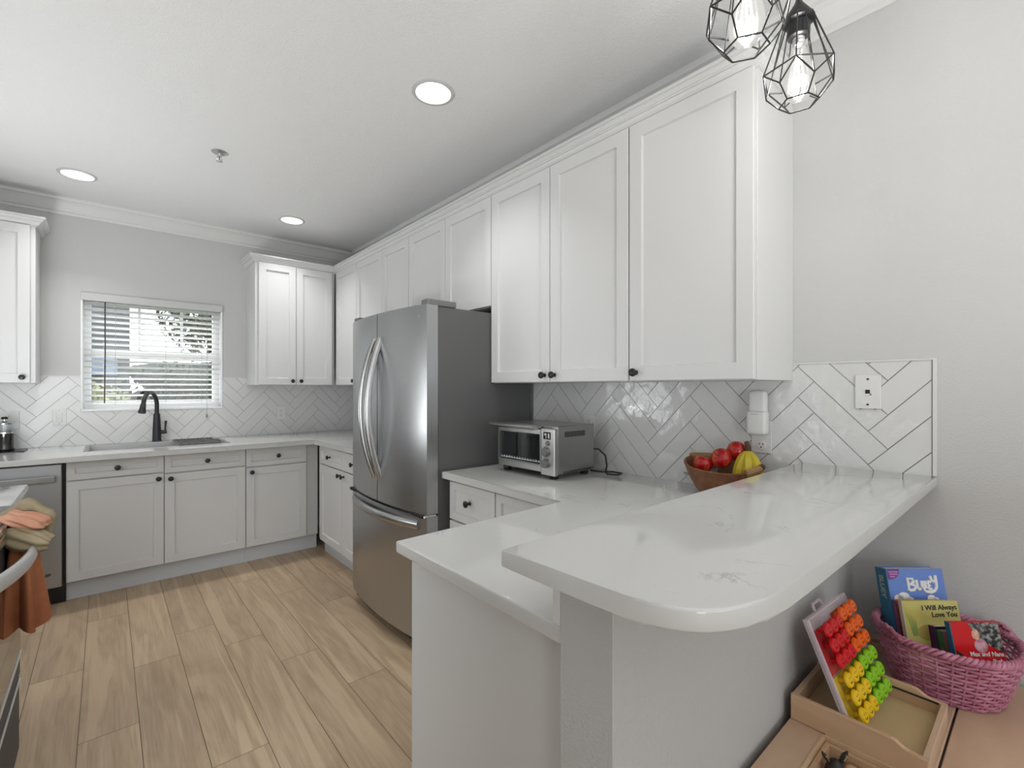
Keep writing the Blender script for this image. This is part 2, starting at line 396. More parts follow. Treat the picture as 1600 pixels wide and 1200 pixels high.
bm = herring(rb, .07496, .0793, 6.881, -.08, lambda s, z, n: (s, YB-n, z))
bk = struct('wall_back_tile', bm, M['tile_b'], label='white glazed herringbone tile behind the sink')
bm = BM()
for s0, s1, z0, z1 in rb: box(bm, s0, s1, YB-.0035, YB, z0, z1)
struct('grout', bm, M['grout'], bk)
YT0, YT1 = .238, 2.011
rr = [(-YT1, -.604, .914, ZT), (-.604, -YT0-.006, 1.057, ZT)]
bm = herring(rr, .0739, .0785, 14.7, -.32, lambda s, z, n: (XR-n, -s, z))
rk = struct('wall_right_tile', bm, M['tile'], label='white glazed herringbone tile above the counter and bar')
bm = BM()
for s0, s1, z0, z1 in rr: box(bm, XR-.0035, XR, -s1, -s0, z0, z1)
struct('grout', bm, M['grout'], rk)
bm = BM(); box(bm, XR-.011, XR, YT0-.006, YT0+.004, 1.0575, ZT+.004, .001); box(bm, XR-.0105, XR, YT0, .63, ZT, ZT+.006, .001)
struct('tile_edge', bm, M['trim'], rk)
bm = BM(); box(bm, -.34, WX0-.004, YB-.0105, YB, ZT, ZT+.005); box(bm, WX1+.004, .9, YB-.0105, YB, ZT, ZT+.005); struct('tile_edge', bm, M['trim'], bk)

# ------------------------------------------------------------------ window, blinds, outdoors
wroot = thing('window_1', ((WX0+WX1)/2, YB+.1, WZ0), 'white vinyl window above the sink', 'window'); wroot['kind'] = 'structure'
def part(name, bm, m, parent, label=None, smooth=None):
    o = obj(name, bm, m, parent, smooth=smooth)
    if label: o['label'] = label
    return o
bm = BM()
for x0, x1, z0, z1 in ((WX0, WX0+.05, WZ0, WZ1), (WX1-.05, WX1, WZ0, WZ1), (WX0+.05, WX1-.05, WZ0, WZ0+.05), (WX0+.05, WX1-.05, WZ1-.05, WZ1)): box(bm, x0, x1, YB+.085, YB+.14, z0, z1, .003)
part('window_frame', bm, M['vinyl'], wroot)
bm = BM(); box(bm, WX0+.05, WX1-.05, YB+.088, YB+.125, 1.555, 1.612, .004); part('meeting_rail', bm, M['vinyl'], wroot)
for x in (.20, .475):
    bm = BM(); box(bm, x-.009, x+.009, YB+.1, YB+.118, 1.612, WZ1-.05); part('muntin', bm, M['vinyl'], wroot)
gl = bpy.data.materials.new('window_glass'); gl.use_nodes = True; nt = gl.node_tree; nt.nodes.clear()
o_ = nt.nodes.new('ShaderNodeOutputMaterial'); t_ = nt.nodes.new('ShaderNodeBsdfTransparent'); g_ = nt.nodes.new('ShaderNodeBsdfGlossy'); f_ = nt.nodes.new('ShaderNodeFresnel'); x_ = nt.nodes.new('ShaderNodeMixShader')
g_.inputs['Roughness'].default_value = .02; t_.inputs[0].default_value = (.97, .98, .98, 1)
x_.inputs[0].default_value = .06; nt.nodes.remove(f_); nt.links.new(t_.outputs[0], x_.inputs[1]); nt.links.new(g_.outputs[0], x_.inputs[2]); nt.links.new(x_.outputs[0], o_.inputs[0])
M['glass'] = gl
for z0, z1 in ((WZ0+.05, 1.555), (1.612, WZ1-.05)):
    bm = BM(); box(bm, WX0+.05, WX1-.05, YB+.107, YB+.111, z0, z1); part('pane', bm, gl, wroot)
bm = BM()   # jamb liner and sill
for x0, x1, z0, z1 in ((WX0-.006, WX0+.006, WZ0, WZ1), (WX1-.006, WX1+.006, WZ0, WZ1), (WX0-.006, WX1+.006, WZ0-.008, WZ0+.008)): box(bm, x0, x1, YB-.012, YB+.086, z0, z1, .002)
part('window_jamb', bm, M['vinyl'], wroot)

bl = thing('window_blind', ((WX0+WX1)/2, YB+.02, WZ0), 'white horizontal slat blind hanging in the window over the sink', 'blind')
bm = BM(); box(bm, WX0-.008, WX1+.006, YB-.02, YB+.055, 1.968, 2.024, .003); part('headrail', bm, M['wall'], bl)
zs = [1.952-k*.0425 for k in range(18)]
for z in zs:
    bm = BM(); box(bm, WX0+.012, WX1-.012, -.0245, .0245, -.0015, .0015, mtx=Matrix.Translation((0, YB+.025, z)) @ Matrix.Rotation(math.radians(-15), 4, 'X'))
    part('slat', bm, M['slat'], bl)
bm = BM(); box(bm, WX0+.012, WX1-.012, YB+.0, YB+.05, 1.178, 1.202, .003); part('bottom_rail', bm, M['slat'], bl)
for x in (.055, .36, .60):
    bm = BM(); tube(bm, [(x, YB-.002, 1.97), (x, YB-.002, 1.2)], .0011, 5); part('ladder_cord', bm, mat('cord_grey', (.4, .4, .39), .7), bl)
bm = BM(); tube(bm, [(-.005, YB-.012, 1.965), (-.004, YB-.014, 1.6), (-.008, YB-.012, 1.215)], .0038, 8)
part('wand', bm, mat('wand_brown', (.035, .018, .016), .3), bl, 'thin dark brown tilt wand')
bm = BM(); tube(bm, [(.635, YB-.016, 1.97), (.636, YB-.018, 1.5), (.634, YB-.018, 1.115)], .0012, 5); lc = part('lift_cord', bm, mat('cord_tan', (.3, .28, .25), .7), bl)
bm = BM(); lathe(bm, [(.002, 0), (.005, -.006), (.007, -.03), (.003, -.034)], (.634, YB-.018, 1.115), 10); part('tassel', bm, mat('tassel_grey', (.3, .3, .29), .5), lc)

# outdoors
lawnm = vary(mat('lawn', (.25, .3, .1), .9), (.06, .07, .028), (.14, .14, .07), (4, 4, 4), 6)
bm = BM(); vs = [bm.verts.new(p) for p in ((-14, YB+.2, .2), (16, YB+.2, .2), (16, 34, .2), (-14, 34, .2))]; bm.faces.new(vs)
tag(obj('lawn', bm, lawnm, loc=(0, 12, .2)), 'sunlit lawn outside the kitchen window', 'lawn', kind='stuff')
hs = thing('house', (-3, 16, .201), 'grey neighbouring house seen through the left of the blind', 'house')
bm = BM(); box(bm, -7, .42, 14, 20, .201, 5.6); part('house_wall', bm, vary(mat('siding', (.2, .2, .21), .7), (.075, .075, .08), (.105, .105, .11), (1, 1, 30), 2), hs)
bm = BM(); box(bm, -1.6, .2, 13.94, 14, 1.62, 2.1); part('pale_panel', bm, mat('pale_blue_panel', (.19, .225, .29), .5), hs)
bm = BM(); prism(bm, [(13.4, 5.5), (17, 7.6), (20.6, 5.5)], -7.4, .8, mtx=Matrix(((0, 0, 1, 0), (1, 0, 0, 0), (0, 1, 0, 0), (0, 0, 0, 1)))); part('roof', bm, mat('roof_grey', (.12, .12, .125), .8), hs)
def leaves(n, c, r, size, seed):
    rd = random.Random(seed); bm = BM()
    for _ in range(n):
        while True:
            p = Vector((rd.uniform(-1, 1), rd.uniform(-1, 1), rd.uniform(-1, 1)))
            if p.length < 1: break
        p = Vector((c[0]+p.x*r[0], c[1]+p.y*r[1], c[2]+p.z*r[2])); s = size*rd.uniform(.6, 1.3)
        a = Vector((rd.gauss(0, 1), rd.gauss(0, 1), rd.gauss(0, 1))).normalized(); b = a.orthogonal().normalized()
        bm.faces.new([bm.verts.new(p+q) for q in (a*s, b*s*.5, -a*s, -b*s*.5)])
    return bm
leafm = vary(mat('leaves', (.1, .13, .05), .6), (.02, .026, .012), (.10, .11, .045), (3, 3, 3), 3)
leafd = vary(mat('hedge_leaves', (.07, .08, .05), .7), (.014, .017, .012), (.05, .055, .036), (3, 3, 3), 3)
bark = mat('bark', (.09, .07, .05), .9)
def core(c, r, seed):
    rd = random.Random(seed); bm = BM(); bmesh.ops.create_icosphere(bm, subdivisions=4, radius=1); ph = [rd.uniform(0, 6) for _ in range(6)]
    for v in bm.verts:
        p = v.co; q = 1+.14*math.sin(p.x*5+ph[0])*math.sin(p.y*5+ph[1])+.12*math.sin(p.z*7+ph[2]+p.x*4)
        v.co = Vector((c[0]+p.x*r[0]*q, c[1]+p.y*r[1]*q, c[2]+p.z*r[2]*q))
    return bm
for i, (x, y, z, r, lab) in enumerate(((2.05, 13.0, 3.1, .95, 'green tree filling the upper right of the window view'), (5.3, 12.5, 2.9, 1.2, 'green tree at the far right of the window view'))):
    t = thing('tree', (x, y, .201), lab, 'tree', 'trees outside the window')
    bm = BM(); tube(bm, [(x, y, .201), (x+.05, y, z-.3), (x+.1, y+.1, z+.3)], [.11, .08, .03], 8); part('trunk', bm, bark, t)
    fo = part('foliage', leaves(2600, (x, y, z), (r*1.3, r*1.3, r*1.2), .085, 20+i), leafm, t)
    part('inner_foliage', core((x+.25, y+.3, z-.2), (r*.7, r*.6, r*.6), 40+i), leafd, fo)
hg = thing('hedge', (2.6, 10.5, .201), 'dark clipped hedge across the lower right of the window view', 'hedge')
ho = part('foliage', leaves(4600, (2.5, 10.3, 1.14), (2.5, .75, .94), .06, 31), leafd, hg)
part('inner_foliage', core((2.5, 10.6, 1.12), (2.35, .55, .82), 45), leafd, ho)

sh = thing('shrub', (-.35, 8.6, .201), 'pale yellow-green shrub at the lower left of the window view', 'shrub')
leafy = vary(mat('shrub_leaves', (.3, .3, .1), .7), (.13, .14, .06), (.30, .29, .16), (9, 9, 9), 3)
so = part('foliage', leaves(1900, (-.32, 8.6, .82), (.75, .4, .66), .05, 51), leafy, sh)
part('inner_foliage', core((-.32, 8.75, .76), (.64, .28, .56), 52), leafy, so)

# ------------------------------------------------------------------ upper cabinets
UB, UT = 1.354, 2.373
XF, YF = 1.581, 4.292          # door faces
def carcass(side, a0, a1, z0, z1, face, back, bev=.001):
    bm = BM()
    if side is BK: box(bm, a0, a1, face+.021, back, z0, z1, bev)
    else: box(bm, face+.021, back, a0, a1, z0, z1, bev)
    return bm
def upper(side, a0, a1, z0, bounds, knobs, label, group='white shaker wall cabinets'):
    loc = ((a0+a1)/2, YB-.16, z0) if side is BK else (XR-.16, (a0+a1)/2, z0)
    t = thing('wall_cabinet', loc, label, 'cabinet', group)
    face, back = (YF, YB) if side is BK else (XF, XR)
    part('body', carcass(side, a0, a1, z0, UT+.004, face, back-.0005), M['cab'], t)
    for (b0, b1), kn in zip(bounds, knobs): door(t, side, face, b0, b1, z0, UT, kn=kn)
    return t
upper(BK, .930, 1.581, UB, [(.952, 1.247), (1.247, 1.556)], [(1.213, UB+.034), (1.282, UB+.034)], 'white two-door wall cabinet right of the window')
upper(RT, 3.811, 4.29, UB, [(3.811, 4.272)], [(3.845, UB+.034)], 'tall white single-door wall cabinet in the corner, left of the refrigerator')
upper(RT, 2.921, 3.809, UB, [(2.921, 3.34), (3.34, 3.809)], [None, None], 'white two-door wall cabinet mostly hidden behind the refrigerator top')
upper(RT, 2.002, 2.919, 1.773, [(2.002, 2.457), (2.457, 2.919)], [None, None], 'short white two-door cabinet directly over the refrigerator')
upper(RT, 1.114, 2.0, UB, [(1.114, 1.555), (1.555, 2.0)], [(1.522, UB+.034), (1.588, UB+.034)], 'white two-door wall cabinet above the toaster oven')
upper(RT, .629, 1.112, UB, [(.632, 1.112)], [(1.078, UB+.034)], 'widest single-door white wall cabinet nearest the pendants')
upper(BK, -.859, -.344, UB+.006, [(-.85, -.366)], [(-.402, UB+.042)], 'white wall cabinet left of the window, cut by the photo edge')
# crown on the cabinets
CC = [(0, 0), (.007, 0), (.007, .007), (.012, .009), (.020, .018), (.024, .027), (.030, .028), (.030, .034), (.034, .035), (.042, .043), (.042, .048), (.050, .049), (.050, .060), (0, .060)]
CC = [(p, UT-.004+z) for p, z in CC]
bm = BM(); sweep(bm, CC, [(.930, YB-.001, -1, 0), (.930, YF+.021, -1, -1), (XF+.021, YF+.021, -1, -1), (XF+.021, .629, -1, -1), (XR-.001, .629, 0, -1)])
struct('trim_4', bm, M['cab'], label='white crown along the tops of the right cabinets')
bm = BM(); sweep(bm, CC, [(-.859, YF+.021, 0, -1), (-.344, YF+.021, 1, -1), (-.344, YB-.001, 1, 0)])
struct('trim_5', bm, M['cab'], label='white crown on top of the left wall cabinet')

# ------------------------------------------------------------------ base cabinets
YC, XC = 3.985, 1.288          # door faces of the base runs
CT = .879                      # top of base cabinets
def base(side, a0, a1, label, fronts, toe=True, back=None, ext=0):
    loc = ((a0+a1)/2, YB-.3, 0) if side is BK else (XR-.3, (a0+a1)/2, 0)
    t = thing('base_cabinet', loc, label, 'cabinet', 'white shaker base cabinets')
    face, bck = (YC, YB) if side is BK else (XC, XR)
    part('body', carcass(side, a0, a1+ext, .118, CT, face, bck-.001, .0008), M['cab'], t)
    if toe:
        bm = BM()
        if side is BK: box(bm, a0, a1+ext, face+.05, bck-.01, .001, .118)
        else: box(bm, face+.065, bck-.01, a0, a1+ext, .001, .118)
        part('toe_kick', bm, M['toe'], t, 'grey toe kick')
    for kind, b0, b1, z0, z1, kn in fronts: door(t, side, face, b0, b1, z0, z1, kind, kn, rail=.036 if kind == 'drawer' else .055)
    return t
base(BK, -.187, .797, 'wide white base cabinet under the sink, two drawers over two doors', [
    ('drawer', -.185, .302, .752, .868, (.058, .812)), ('drawer', .302, .797, .742, .868, (.55, .808)),
    ('door', -.185, .302, .122, .748, (.27, .712)), ('door', .302, .797, .122, .738, (.337, .705))])
base(BK, .798, 1.243, 'white base cabinet right of the sink with one drawer and one door', [
    ('drawer', .798, 1.238, .728, .868, (1.02, .80)), ('door', .798, 1.238, .122, .724, (.836, .69))], ext=.088)
base(RT, 2.93, 3.90, 'white two-door base cabinet left of the refrigerator', [
    ('drawer', 2.93, 3.36, .73, .868, (3.15, .80)), ('drawer', 3.36, 3.83, .73, .868, (3.60, .80)),
    ('door', 2.93, 3.36, .122, .726, (3.325, .69)), ('door', 3.36, 3.83, .122, .726, (3.395, .69))])
base(RT, 1.60, 1.968, 'white drawer cabinet right of the refrigerator under the toaster oven', [
    ('drawer', 1.602, 1.962, .68, .868, (1.79, .785)), ('drawer', 1.602, 1.962, .40, .676, (1.79, .54)), ('drawer', 1.602, 1.962, .122, .396, (1.79, .26))])
base(RT, 1.20, 1.599, 'white base cabinet in the corner where the peninsula begins', [
    ('drawer', 1.222, 1.598, .68, .868, None), ('door', 1.222, 1.598, .122, .676, None)])
pn = thing('peninsula_cabinet', (1.25, .87, 0), 'grey-white peninsula cabinet with plain end panel under the low counter', 'cabinet')
bm = BM(); box(bm, .648, XR-.001, .5575, 1.135, .1, CT, .001); part('body', bm, M['cab'], pn)
bm = BM(); box(bm, .628, .647, .5575, 1.142, .001, CT, .002); part('end_panel', bm, M['panel'], pn, 'plain grey end panel')
bm = BM(); box(bm, .7, 1.3, 1.075, 1.08, .001, .1); part('toe_kick', bm, M['toe'], pn)

# ------------------------------------------------------------------ counters
def slab(name, poly, z0, z1, label, cat='countertop', bev=.006, holes=None):
    bm = BM(); prism(bm, poly, z0, z1, bev, 3)
    xs = [p[0] for p in poly]; ys = [p[1] for p in poly]
    o = obj(name, bm, M['quartz'], loc=((min(xs)+max(xs))/2, (min(ys)+max(ys))/2, z0), smooth=35)
    tag(o, label, cat); return o
XE, YE = 1.256, 3.862
SX0, SX1, SY0, SY1 = -.085, .685, 4.10, 4.49
c1 = slab('countertop', [(-.858, YE), (XE, YE), (XE, 2.925), (XR-.002, 2.925), (XR-.002, YB-.008), (-.858, YB-.008)], .88, .914, 'white quartz countertop holding the sink along the back wall')
bm = BM(); box(bm, SX0, SX1, SY0, SY1, .8, 1.0); cut(c1, [obj('cutter', bm, M['quartz'])])
slab('countertop', [(XE, 1.978), (XE, 1.164), (.594, 1.164), (.594, .5575), (XR-.002, .5575), (XR-.002, 1.978)], .88, .914, 'low white quartz countertop under the toaster oven, turning along the peninsula')
# bar top with a big rounded end
pts = [(XR-.001, .604), (.500, .604), (.504, .50), (.507, .42), (.511, .365), (.516, .336), (.524, .312), (.536, .292), (.553, .274), (.575, .260), (.602, .249), (.64, .2415), (.70, .236), (.815, .2335), (1.0, .232), (XR-.001, .232)]
slab('bar_top', pts, 1.027, 1.057, 'raised white quartz bar top with a big rounded end', 'bar top', .004)

# ------------------------------------------------------------------ refrigerator
fr = thing('refrigerator', (1.5, 2.453, 0), 'stainless french door refrigerator with dark grey sides', 'refrigerator')
F0, F1 = 2.0, 2.906; FM = (F0+F1)/2
bm = BM(); box(bm, 1.252, 1.875, F0+.006, F1-.006, .03, 1.735, .004, 2); part('body', bm, M['fr_side'], fr, 'dark grey cabinet sides')
def bulge(y): t = (y-FM)/(F1-F0)*2; return 1.137+.042*t*t+.004*t**8
def fdoor(y0, y1, z0, z1):
    bm = BM(); N = 14; ys = [y0+(y1-y0)*k/N for k in range(N+1)]
    poly = [(bulge(y), y) for y in ys]
    prism(bm, poly+[(1.246, y1), (1.246, y0)], z0, z1, 0); return bm
dl = part('door', fdoor(FM+.003, F1, .705, 1.738), M['steel'], fr, smooth=30)
dr = part('door', fdoor(F0, FM-.003, .705, 1.738), M['steel'], fr, smooth=30)
fz = part('freezer_drawer', fdoor(F0, F1, .075, .692), M['steel'], fr, smooth=30)
bm = BM(); box(bm, 1.16, 1.252, F0+.01, F1-.01, .69, .706); box(bm, 1.15, 1.252, FM-.0029, FM+.0029, .706, 1.736); part('seam_filler', bm, M['dark'], fr, 'dark filler shading the door seams')  # dark filler put in so the gaps between doors read as shade
def arc(p0, p1, out, n=16, pw=2):
    p0 = Vector(p0); p1 = Vector(p1); out = Vector(out)
    return [p0.lerp(p1, k/n)+out*(1-abs(2*k/n-1)**pw) for k in range(n+1)]
for d, y in ((dl, FM+.034), (dr, FM-.034)):
    bm = BM(); pt = arc((bulge(y)+.004, y, .83), (bulge(y)+.004, y, 1.60), (-.075, .012 if y > FM else -.0, 0)); tube(bm, pt, [.012]+[.0135]*15+[.012], 10, flat=1.5)
    part('handle', bm, M['handle'], d, smooth=50)
bm = BM(); pt = arc((bulge(F1-.05), F1-.06, .645), (bulge(F0+.05), F0+.06, .645), (-.062, 0, 0), 18); tube(bm, pt, .0165, 10, flat=1.5); part('handle', bm, M['handle'], fz, smooth=50)
bm = BM(); box(bm, 1.19, 1.36, F0+.004, F0+.07, 1.736, 1.768, .006, 2); part('hinge_cover', bm, mat('hinge_grey', (.2, .2, .2), .4, .5), fr, 'grey plastic hinge cover')
bm = BM(); box(bm, 1.19, 1.36, F1-.07, F1-.004, 1.736, 1.768, .006, 2); part('hinge_cover', bm, mat('hinge_grey', (.2, .2, .2), .4, .5), fr, 'grey plastic hinge cover')
bm = BM(); box(bm, 1.165, 1.235, F0-.004, F0+.03, .693, .704, .002); part('hinge', bm, M['chrome'], fr)
bm = BM(); box(bm, 1.20, 1.26, F0+.02, F1-.02, .02, .075, .003); part('kick_grille', bm, M['dark'], fr)
bm = BM()
for x in (1.3, 1.8):
    for y in (F0+.06, F1-.06): lathe(bm, [(.02, .001), (.02, .032)], (x, y, 0), 12)
part('foot', bm, M['dark'], fr)

text('LG', .020, frameM((bulge(2.06)-.0006, 2.06, 1.683), (0, -1, 0), (-1, 0, 0)) @ Matrix.Rotation(PI/2, 4, 'X'), mat('logo_grey', (.72, .72, .72), .4, .5), dr, depth=.0002)

# ------------------------------------------------------------------ toaster oven
TX0, TX1, TY0, TY1, TZ0, TZ1 = 1.507, 1.785, 1.452, 1.85, .935, 1.155
to = thing('toaster_oven', (1.646, 1.65, .914), 'stainless toaster oven on the counter beside the refrigerator', 'toaster oven')
bm = BM(); box(bm, TX0+.02, TX1, TY0, TY1, TZ0, TZ1, .006, 2); part('body', bm, M['steel_t'], to)
YP = TY0+.088                # control panel / door split
bm = BM(); box(bm, TX0, TX0+.022, TY0-.001, YP-.001, TZ0-.004, TZ1-.012, .004, 2); cp = part('control_panel', bm, M['silver'], to, 'silver control panel')
XK = TX0
def turn(c, r, d, name='dial'):
    bm = BM(); lathe(bm, [(r, 0), (r, d*.7), (r*.9, d), (r*.85, d)], seg=24); xform(bm, Matrix.Translation(c) @ Matrix.Rotation(-PI/2, 4, 'Y'))
    o = part(name, bm, mat(name+'_grey', (.22, .22, .22), .35, .8), cp, smooth=40)
    bm = BM(); lathe(bm, [(r*1.25, 0), (r*1.25, .0015)], seg=24); xform(bm, Matrix.Translation(c) @ Matrix.Rotation(-PI/2, 4, 'Y')); part('dial_ring', bm, M['chrome'], cp)
yc = (TY0+YP)/2
turn((XK, yc+.006, 1.038), .0205, .018); turn((XK, yc+.006, .985), .0205, .018); turn((XK, yc-.004, 1.077), .010, .010, 'button')
bm = BM(); box(bm, XK-.002, XK+.002, yc-.021, yc+.025, 1.095, 1.128, .001); part('display', bm, M['glass_black'], cp, 'small square display')
bm = BM()
for y0, z0, w, h in ((yc-.015, 1.1, .010, .022), (yc+.004, 1.112, .014, .010), (yc+.004, 1.1, .006, .009)): box(bm, XK-.0024, XK-.0018, y0, y0+w, z0, z0+h)
part('display_marks', bm, mat('display_light', (.5, .5, .5), .4), cp)
bm = BM()      # door frame: rails around the glass
D0, D1 = YP+.001, TY1-.001
box(bm, TX0+.002, TX0+.02, D0, D1, TZ0+.006, TZ0+.038, .003); box(bm, TX0+.002, TX0+.02, D0, D1, 1.112, 1.137, .003)
box(bm, TX0+.002, TX0+.02, D1-.008, D1, TZ0+.03, 1.12); box(bm, TX0+.002, TX0+.02, D0, D0+.006, TZ0+.03, 1.12)
td = part('door', bm, M['silver'], to, 'glass drop-down door')
bm = BM(); box(bm, TX0+.004, TX0+.006, D0+.005, D1-.007, TZ0+.036, 1.114); part('window', bm, gl, td)
bm = BM(); box(bm, TX0+.0165, TX0+.0195, D0+.004, D1-.006, TZ0+.034, 1.116); part('dark_inside', bm, M['glass_black'], to, 'dark oven inside')
bm = BM()
for k in range(15): y = D0+.02+k*(D1-D0-.04)/14; box(bm, TX0+.0085, TX0+.0125, y-.0015, y+.0015, .984, .992)
tube(bm, [(TX0+.011, D0+.01, .984), (TX0+.011, D1-.012, .984)], .0022, 6); tube(bm, [(TX0+.011, D0+.01, .971), (TX0+.011, D1-.03, .971)], .0032, 6)
part('wire_rack', bm, mat('rack_wire', (.6, .6, .6), .4), to)
bm = BM(); tube(bm, [(TX0-.045, D0-.005, 1.148), (TX0-.045, D1+.006, 1.148)], .0125, 12)
box(bm, TX0-.043, TX0+.012, D0+.005, D0+.028, 1.136, 1.156, .003); box(bm, TX0-.043, TX0+.012, D1-.028, D1-.005, 1.136, 1.156, .003); part('handle', bm, M['handle'], td, smooth=40)
bm = BM()
for k in range(17):
    x = 1.575+k*.0083; box(bm, x, x+.0045, TY0-.0008, TY0+.002, 1.103, 1.128)
part('side_vent', bm, M['dark'], to)
bm = BM()
for k in range(22):
    x = 1.565+k*.009; box(bm, x, x+.0045, TY0-.0008, TY0+.002, TZ0+.004, TZ0+.014)
part('lower_vent', bm, M['dark'], to)
for x in (TX0+.035, TX1-.035):
    for y in (TY0+.035, TY1-.035):
        bm = BM(); lathe(bm, [(.019, -.0205), (.021, -.006), (.021, 0)], (x, y, TZ0), 16); part('foot', bm, M['blackplastic'], to)
bm = BM(); tube(bm, [(TX1, TY0+.03, 1.03), (TX1+.03, TY0+.0, 1.03), (TX1+.045, TY0-.03, 1.0), (TX1+.05, TY0-.035, .95), (TX1+.035, TY0-.04, .921), (TX1+.01, TY0-.07, .919), (TX1+.03, TY0-.115, .919), (TX1+.065, TY0-.11, .922), (TX1+.07, TY0-.06, .922), (TX1+.04, TY0-.02, .92), (TX1+.03, TY0+.05, .92)], .0042, 8)
part('power_cord', bm, M['cord'], to, smooth=60)

# ------------------------------------------------------------------ dishwasher
dw = thing('dishwasher', (-.5, 4.2, 0), 'stainless dishwasher left of the sink cabinet', 'dishwasher')
bm = BM(); box(bm, -.80, -.19, YC+.025, YB-.05, .1, .876); part('body', bm, M['blackplastic'], dw, 'black surround')
bm = BM(); box(bm, -.796, -.204, YC-.004, YC+.03, .108, .862, .005, 2); dd = part('door', bm, M['steel_x'], dw)
bm = BM(); box(bm, -.77, -.231, YC-.05, YC-.03, .757, .798, .006, 2); box(bm, -.76, -.735, YC-.032, YC, .762, .793); box(bm, -.265, -.24, YC-.032, YC, .762, .793); part('handle', bm, M['handle'], dd)
bm = BM(); box(bm, -.796, -.189, YC+.03, YC+.06, .004, .1, .002); part('kick_panel', bm, M['blackplastic'], dw)
bm = BM()      # oval badge with slanted strokes
for k in range(4):
    x = -.289+k*.009; prism(bm, [(0, -.010+abs(k-1.5)*.003), (.006, -.010+abs(k-1.5)*.003), (.012, .012-abs(k-1.5)*.003), (.006, .012-abs(k-1.5)*.003)], 0, .001, mtx=Matrix.Translation((x, YC-.0045, .192)) @ Matrix.Rotation(PI/2, 4, 'X'))
part('badge', bm, M['dark'], dd, 'small emblem of slanted dark strokes')

# ------------------------------------------------------------------ sink, drying rack, faucet
sk = thing('sink', (.3, 4.3, .914), 'stainless rectangular sink set in the back countertop', 'sink')
bm = BM()
def rectring(i, z, x0=SX0, x1=SX1, y0=SY0, y1=SY1): return [bm.verts.new(p) for p in ((x0+i, y0+i, z), (x1-i, y0+i, z), (x1-i, y1-i, z), (x0+i, y1-i, z))]
R = [rectring(-.026, .9145), rectring(-.026, .917), rectring(-.002, .917), rectring(.0, .912), rectring(.006, .72), rectring(.03, .70)]
for a, b in zip(R, R[1:]):
    for k in range(4): bm.faces.new((a[k], a[(k+1) % 4], b[(k+1) % 4], b[k]))
bm.faces.new(R[-1]); part('basin', bm, M['sink'], sk)
bm = BM(); lathe(bm, [(.05, .7005), (.05, .703), (.03, .7035)], (.1, 4.33, 0), 24); part('drain', bm, M['chrome'], sk)
rk_ = thing('drying_rack', (.53, 4.29, .917), 'dark roll-up drying rack over the right end of the sink', 'rack')
bm = BM()
for k in range(13): x = .40+k*.0205; tube(bm, [(x, SY0-.012, .922), (x, SY1+.012, .922)], .0042, 8)
part('rods', bm, mat('dark_steel', (.06, .06, .06), .35, .8), rk_)
for y in (SY0-.008, SY1+.008):
    bm = BM(); box(bm, .392, .655, y-.007, y+.007, .9175, .9265, .002); part('side_strip', bm, mat('rack_strip', (.11, .11, .11), .5), rk_)
fa = thing('faucet', (.298, 4.545, .914), 'matte black gooseneck pull-down faucet behind the sink', 'faucet')
fx, fy = .298, 4.545
bm = BM(); lathe(bm, [(.033, 0), (.033, .004), (.029, .01), (.027, .08), (.0235, .17), (.0205, .215)], (fx, fy, .914), 24); part('body', bm, M['matteblack'], fa, smooth=40)
bm = BM(); pt = [(fx, fy, 1.12)]
for k in range(19):
    a = PI*k/18*.93; pt.append((fx-.045+.045*math.cos(a), fy-.085+.085*math.cos(a), 1.195+.098*math.sin(a)))
e1 = Vector(pt[-1]); e0 = Vector(pt[-2]); dv = (e1-e0).normalized(); pt.append(tuple(e1+dv*.012))
tube(bm, pt, .0145, 14); part('neck', bm, M['matteblack'], fa, smooth=50)
bm = BM(); st = e1+dv*.008; tube(bm, [st, st+dv*.004, st+dv*.03, st+dv*.065, st+dv*.068], [.0155, .0175, .019, .0245, .022], 16); part('spray_head', bm, M['matteblack'], fa, smooth=50)
bm = BM(); tube(bm, [(fx+.02, fy, .985), (fx+.062, fy-.004, .987)], .0155, 14); tube(bm, [(fx+.052, fy-.004, .99), (fx+.053, fy-.006, 1.03), (fx+.056, fy-.008, 1.072)], [.006, .006, .0085], 10); part('lever', bm, M['matteblack'], fa, smooth=50)

# ------------------------------------------------------------------ wall plates
def plate(name, c, side, w, h, label, cat='outlet', group=None):
    t = thing(name, c, label, cat, group); m = frameM(c, *side)
    part('plate', cbox((0, .0025, 0), (w, .005, h), .002, 2, m), M['white_plastic'], t); return t, m
YW, XW = YB-.008, XR-.008
t, m = plate('light_switch', (-.249, YW, 1.122), BK, .072, .115, 'white rocker switch plate left of the window', 'switch')
part('rocker', cbox((0, .006, 0), (.034, .006, .068), .002, 1, m), M['white_plastic'], t)
bm = BM()
for z in (-.048, .048): lathe(bm, [(.0028, 0), (.0028, .001)], seg=10, mtx=m @ Matrix.Translation((0, .0052, z)) @ Matrix.Rotation(-PI/2, 4, 'X'))
part('screw', bm, mat('screw_grey', (.35, .35, .34), .4, .5), t)
def receptacle(t, m, z, r=.017):
    bm = BM(); lathe(bm, [(r, 0), (r, .0025), (r-.001, .003)], seg=24, mtx=m @ Matrix.Translation((0, .005, z)) @ Matrix.Rotation(-PI/2, 4, 'X')); k = part('receptacle', bm, M['white_plastic'], t)
    bm = BM()
    for x in (-.0065, .0065): box(bm, x-.0012, x+.0012, .0078, .0084, z+.001, z+.009, mtx=m)
    lathe(bm, [(.0026, 0), (.0026, .0005)], seg=10, mtx=m @ Matrix.Translation((0, .008, z-.007)) @ Matrix.Rotation(-PI/2, 4, 'X'))
    part('slots', bm, M['dark'], k)
t, m = plate('power_outlet', (1.21, YW, 1.10), BK, .072, .115, 'white duplex outlet on the tile right of the sink', 'outlet', 'wall outlets')
